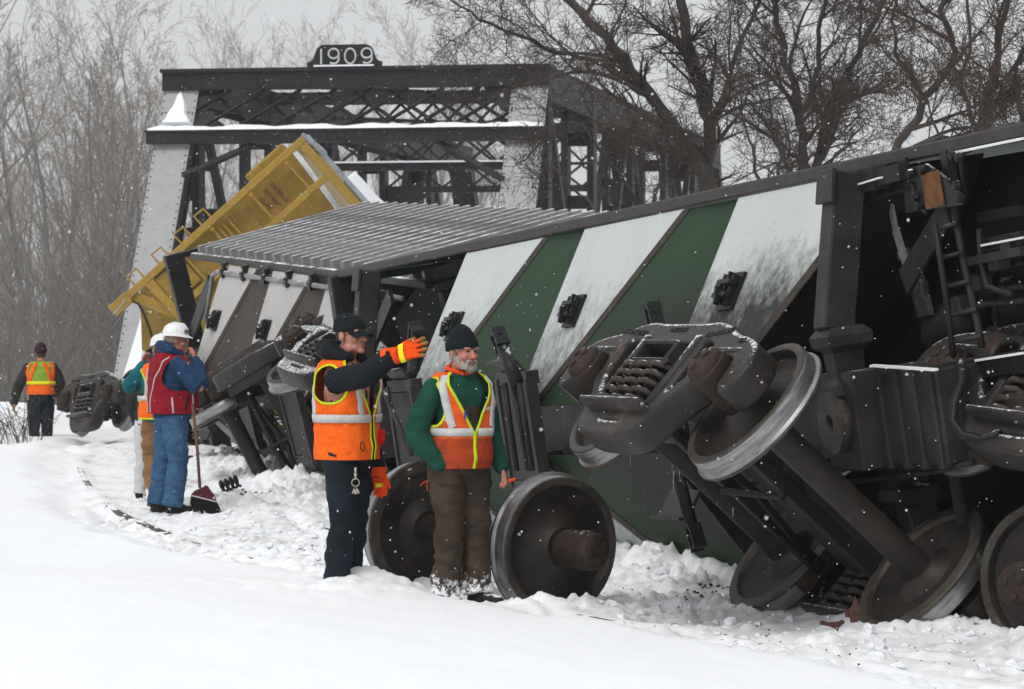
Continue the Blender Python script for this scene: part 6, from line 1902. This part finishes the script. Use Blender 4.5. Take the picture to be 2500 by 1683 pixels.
# ---------------- a further worker of whom only a white trouser leg shows
def white_leg_worker():
    root = empty('person', root_at(-3.73, 33.8, .0, R(170), .86), 'person in white trousers almost wholly hidden behind the orange and red vests', 'person', 'workers at the derailment')
    T = Torso(RINGS(.95, .95, 0, .90))
    sh = [Vector((-.18,.0,1.42)), Vector((.18,.0,1.42))]; el = [Vector((-.24,.03,1.14)), Vector((.24,.03,1.14))]; wr = [Vector((-.20,-.10,.92)), Vector((.20,-.10,.92))]
    hips = [(-.09,0,.92),(.09,0,.92)]; knees = [(-.10,-.02,.5),(.10,.0,.5)]; ank = [(-.10,.02,.09),(.12,.03,.09)]
    Mh = hmat((0,-.05,1.665), 0, R(14))
    bd = body(root, Mh, (0,.0,1.51), sh, el, wr, hips, knees, ank, T, M['skin'], .010, hands=[dict(W=wr[i], fd=(0,-.2,-1), back=(-1+2*i,0,0), side=1-2*i) for i in (0,1)])
    knit_hat(root, Mh, M['capblk'])
    mb = MB(); T.add(mb, .90, 1.54, -.004)
    for i in (0,1): sleeve(mb, sh[i], el[i], wr[i])
    blob('jacket', mb, .014, M['greycl'], root, 3, .01, (7,7,9), 44)
    trousers(root, M['whitepants'], hips, knees, ank, fat=1.0, waist=1.0, seed=46, voxel=.014)
    boots(root, ank)
white_leg_worker()

# ---------------- worker walking away at the far left
def walking_worker():
    root = empty('person', root_at(-7.42, 51.6, -.30, R(186), 1.03), 'person walking away at the far left in a lime and orange vest', 'person', 'workers at the derailment')
    T = Torso(RINGS(1.02, 1.02, 0, .90))
    sh = [Vector((-.20,.0,1.42)), Vector((.20,.0,1.42))]
    el = [Vector((-.31,.02,1.16)), Vector((.34,.10,1.13))]; wr = [Vector((-.22,-.20,1.02)), Vector((.40,.03,.90))]
    hips = [(-.095,0,.91),(.095,0,.91)]; knees = [(-.09,-.10,.51),(.10,.02,.50)]; ank = [(-.08,.0,.10),(.09,.16,.12)]
    Mh = hmat((0,-.05,1.655), R(-8), R(-6))
    bd = body(root, Mh, (0,.0,1.50), sh, el, wr, hips, knees, ank, T, M['skin2'], .010)
    knit_hat(root, Mh, M['maroon'], .0, True)
    mb = MB(); mb.ellipsoid((0,.03,-.02), (.079,.088,.06), 16, 10, Mh); blob('hair', mb, .010, M['dhair'], root, 1)
    mb = MB(); T.add(mb, .90, 1.53, -.020)
    for i in (0,1): sleeve(mb, sh[i], el[i], wr[i], (.075,.08,.078,.074,.066,.055))
    jk = blob('jacket', mb, .014, M['greycl'], root, 3, .012, (7,7,9), 54, .008)
    for w_, d_ in ((wr[1], (.1,-.1,-1)), (wr[0], (.3,-.6,.4))):
        mb = MB(); hand(mb, W=w_, fd=d_, back=(1,.3,0), side=-1, curl=(35,35,35,35), s=1.2); mb.tube([w_-Vector(d_)*.04, w_+Vector(d_)*.05], [.05,.045], 12); blob('glove', mb, .009, M['tanglove'], root, 2)
    trousers(root, M['jeans_dark'], hips, knees, ank, fat=1.05, waist=1.0, seed=56, voxel=.014)
    boots(root, ank)
    v, ap = vest(T, root, 1.02, 1.52, 1.12, 1.48, lambda z: R(10), M['limegrn'], off=.024, hwmax=R(46), m_low=M['orange'], z_low=1.19, name='vest')
    mbv = v
    for s_ in (1,-1):
        T.ribbon([(s_*R(168),1.50),(s_*R(160),1.40),(s_*R(148),1.28),(s_*R(140),1.22)], .028, .030, 'orange_stripe', M['orange'], v)
        T.ribbon([(s_*R(138),1.50),(s_*R(130),1.38),(s_*R(126),1.22)], .028, .029, 'orange_stripe', M['orange'], v)
    T.ribbon([(R(12)+R(336)*k/40, 1.195) for k in range(41)], .026, .033, 'yellow_band', M['yellowb'], v, steps=2)
walking_worker()
# ------------------------------------------------------------------ broom, scrap and loose pieces
br = empty('broom', Matrix.Translation(P(482, 1130, 31.3)), 'broom with a wooden handle and black bristles beside the blue jeans', 'broom')
b0 = br.matrix_world.translation
def bl(px, py, Y=31.3): return P(px, py, Y) - b0
mb = MB(); mb.tube([bl(470,985), bl(482,1100), bl(488,1192)], .015, 10); mb.build('handle', M['wood'], br, True)
mb = MB(); mb.prism([(-.012,.12),(.012,.12),(.03,.10),(.10,.045),(.125,0),(-.125,0),(-.10,.045),(-.03,.10)], -.022, .022, Matrix.Translation(bl(497,1216)) @ Matrix.Rotation(R(14), 4, 'Y') @ Matrix.Rotation(R(90), 4, 'X')); mb.build('head', M['maroonp'], br)
mb = MB(); mb.bbox(-.128, .128, -.024, .024, -.008, .004, .003, Matrix.Translation(bl(498,1217)) @ Matrix.Rotation(R(14), 4, 'Y')); mb.build('head_strip', M['silver'], br)
mb = MB()
rb = random.Random(5)
Mq = Matrix.Translation(bl(498,1219)) @ Matrix.Rotation(R(14), 4, 'Y')
for i in range(150):
    x = rb.uniform(-.12,.12); y_ = rb.uniform(-.022,.022)
    p = Vector((x, y_, 0)); q = Vector((x*1.25+.05+rb.gauss(0,.008), y_*1.3+rb.gauss(0,.01), -.10-rb.random()*.05))
    mb.tube([Mq @ p, Mq @ ((p+q)/2), Mq @ q], [.007,.006,.003], 4)
mb.build('bristles', M['bristle'], br)

# torn rusty scrap in the snow
M['scrap'] = mat('rusty_scrap', (.085,.035,.025), (.04,.02,.018), rough=.7, scale=20, bump=.2, snow=.3)
def scrap(name, poly, px_, py_, Y, rot, th, label):
    c = P(px_, py_, Y)
    mb = MB(); mb.prism(poly, -th/2, th/2)
    o = mb.build(name, M['scrap']); o.matrix_world = Matrix.Translation(c) @ Matrix.Scale(.72, 4) @ Matrix.Rotation(rot[2], 4, 'Z') @ Matrix.Rotation(rot[0], 4, 'X') @ Matrix.Rotation(rot[1], 4, 'Y')
    md = o.modifiers.new('b', 'BEVEL'); md.width = .003
    return tag(o, label, 'scrap metal', 'torn scrap metal in the snow')
scrap('scrap_metal', [(-.10,.0),(-.085,.035),(-.03,.02),(.05,.028),(.10,.045),(.115,.02),(.06,-.02),(.045,-.055),(.03,-.03),(-.02,-.012)], 2030, 1526, 17.9, (R(70),R(8),R(10)), .008, 'twisted flat piece of rusty scrap lying in the snow')
scrap('scrap_metal', [(-.03,-.10),(.03,-.09),(.05,.0),(.03,.05),(-.005,.11),(-.02,.04),(-.05,.0)], 2087, 1490, 18.2, (R(80),0,R(-20)), .012, 'upright rusty scrap piece stuck in the snow below the truck wheel')
scrap('scrap_metal', [(-.02,-.03),(.02,-.03),(.02,.03),(-.02,.03)], 2068, 1498, 18.15, (R(75),R(10),R(20)), .012, 'small rusty scrap tab next to the upright scrap piece')
# loose coil spring half buried between the rails
cs = empty('coil_spring', Matrix.Translation(P(560, 1182, 35.5)) @ Matrix.Rotation(R(70), 4, 'Y') @ Matrix.Rotation(R(20), 4, 'X'), 'loose black coil spring lying in the snow beyond the far rail', 'coil spring')
mb = MB(); mb.tube([(.06*math.cos(2*math.pi*4*i/48), .06*math.sin(2*math.pi*4*i/48), -.12+.24*i/48) for i in range(49)], .016, 6); mb.build('coil', M['black'], cs, True)

# coal lumps and grit spilled on the trodden snow
rc = random.Random(77)
mb = MB()
def lump(x, y, r):
    z = gz(x, y)
    n0 = len(mb.v)
    mb.ellipsoid((x, y, z+r*.3), (r*rc.uniform(.8,1.4), r*rc.uniform(.8,1.4), r*rc.uniform(.5,.9)), 6, 4)
    for i in range(n0, len(mb.v)):
        v = mb.v[i]; mb.v[i] = (v[0]+rc.gauss(0,r*.14), v[1]+rc.gauss(0,r*.14), v[2]+rc.gauss(0,r*.14))
for (px_, py_, Y, sx_, sy_, n, rm) in ((1715,1395,21.6,.16,.35,60,.009), (1650,1430,20.8,.22,.3,26,.006), (2080,1400,21.3,.30,.4,90,.014), (1990,1390,22,.25,.3,40,.014), (640,1205,34,.25,.8,50,.014), (700,1345,26.0,.14,.3,36,.010), (1540,1420,21.8,.4,.6,24,.005),
                                      (2200,1560,17.6,.8,.9,26,.005), (1800,1500,19.6,.8,1.0,34,.005), (530,1100,43,.6,.8,50,.03), (2440,1430,19.6,.2,.2,24,.012)):
    cx = (px_-1250)/FPX*Y
    for i in range(n): lump(cx+rc.gauss(0,sx_*.5), Y+rc.gauss(0,sy_*.5), rm*rc.uniform(.4,1.5))
tag(mb.build('coal_spill', M['black']), 'scattered lumps of coal and grit on the trodden snow', 'coal', kind='stuff')
# snow clods thrown up on the trodden ground
mb = MB()
for i in range(420):
    Y = rc.uniform(15.5, 34); rx_ = float(rail_xs(Y))
    x = rx_ + abs(rc.gauss(0, 1.6)) - .15
    if abs(x) > .165*Y+.3: continue
    r = .008+abs(rc.gauss(0,.011)); lump(x, Y, r*(1+.3*(Y>24)))
for i in range(170):
    Y = rc.uniform(16.5, 27); rx_ = float(rail_xs(Y))
    x = rx_ + .4 + abs(rc.gauss(0, 1.5))
    if abs(x) > .165*Y+.3: continue
    r = rc.uniform(.016,.05); z = gz(x, Y); n0 = len(mb.v)
    mb.ellipsoid((x, Y, z+r*.15), (r*rc.uniform(.7,1.6), r*rc.uniform(.7,1.4), r*rc.uniform(.5,1.0)), 5, 4)
    for q_ in range(n0, len(mb.v)):
        v = mb.v[q_]; mb.v[q_] = (v[0]+rc.gauss(0,r*.20), v[1]+rc.gauss(0,r*.20), v[2]+rc.gauss(0,r*.15))
o = mb.build('snow_clods', M['snow'], None, False); tag(o, 'small clods of broken snow strewn over the trodden ground', 'snow', kind='stuff')

# dry weeds at the far left
M['weed'] = mat('dry_weed_stem', (.07,.055,.045), (.045,.035,.03), rough=.9, bump=0)
for (px_, Y, lab) in ((25, 46.5, 'dry weed clump in the snow at the left picture edge'), (60, 47.5, 'dry weed clump in the snow left of the walking worker')):
    x = (px_-1250)/FPX*Y; z = gz(x, Y)
    mb = MB()
    for k in range(16):
        a = rc.uniform(0, 6.28); l = rc.uniform(.3, .75)
        p = Vector((x+rc.gauss(0,.18), Y+rc.gauss(0,.2), z-.05)); q = p+Vector((math.cos(a)*.15, math.sin(a)*.15, l*.6)); r_ = q+Vector((math.cos(a)*.15+rc.gauss(0,.06), math.sin(a)*.1, l*.4))
        mb.tube([p, q, r_], [.006,.005,.003], 4)
        for j in range(4):
            t = p.lerp(r_, rc.uniform(.3,1)); mb.tube([t, t+Vector((rc.gauss(0,.1), rc.gauss(0,.08), rc.uniform(.03,.15)))], [.004,.002], 3)
    tag(mb.build('dry_weed', M['weed']), lab, 'weed', 'dry weeds by the track')

# ------------------------------------------------------------------ falling snow
M['flake'] = mat('snow_flake', (.92,.93,.95), (.9,.9,.92), rough=.6, bump=0)
rf = random.Random(99)
mb = MB()
OCT = [(1,0,0),(0,1,0),(-1,0,0),(0,-1,0),(0,0,1),(0,0,-1)]
OF = [(0,1,4),(1,2,4),(2,3,4),(3,0,4),(1,0,5),(2,1,5),(3,2,5),(0,3,5)]
for i in range(30000):
    Y = (rf.random()**.5)*62+7.0
    x = rf.uniform(-.20, .20)*Y*1.15; z = EYE + rf.uniform(-.12,.13)*Y
    if z < .15: continue
    r = rf.uniform(.0016,.0040)
    mb.add([(x+a*r*rf.uniform(.7,1.3), Y+b*r, z+c*r*rf.uniform(.7,1.3)) for a, b, c in OCT], OF)
tag(mb.build('falling_snow', M['flake']), 'falling snowflakes drifting through the whole air', 'snowflakes', kind='stuff')

# ------------------------------------------------------------------ haze of the snowfall
hz = MB(); hz.box(-320, 320, -30, 420, -8, 30)
hm = bpy.data.materials.new('snow_haze'); hm.use_nodes = True
nt = hm.node_tree; nt.nodes.clear()
ho = nt.nodes.new('ShaderNodeOutputMaterial'); pv = nt.nodes.new('ShaderNodeVolumePrincipled')
pv.inputs['Color'].default_value = (.93,.94,.96,1); pv.inputs['Density'].default_value = .00055; pv.inputs['Anisotropy'].default_value = .0
nt.links.new(pv.outputs[0], ho.inputs['Volume'])
haze = hz.build('haze', hm); tag(haze, kind='stuff')
haze.display_type = 'WIRE'
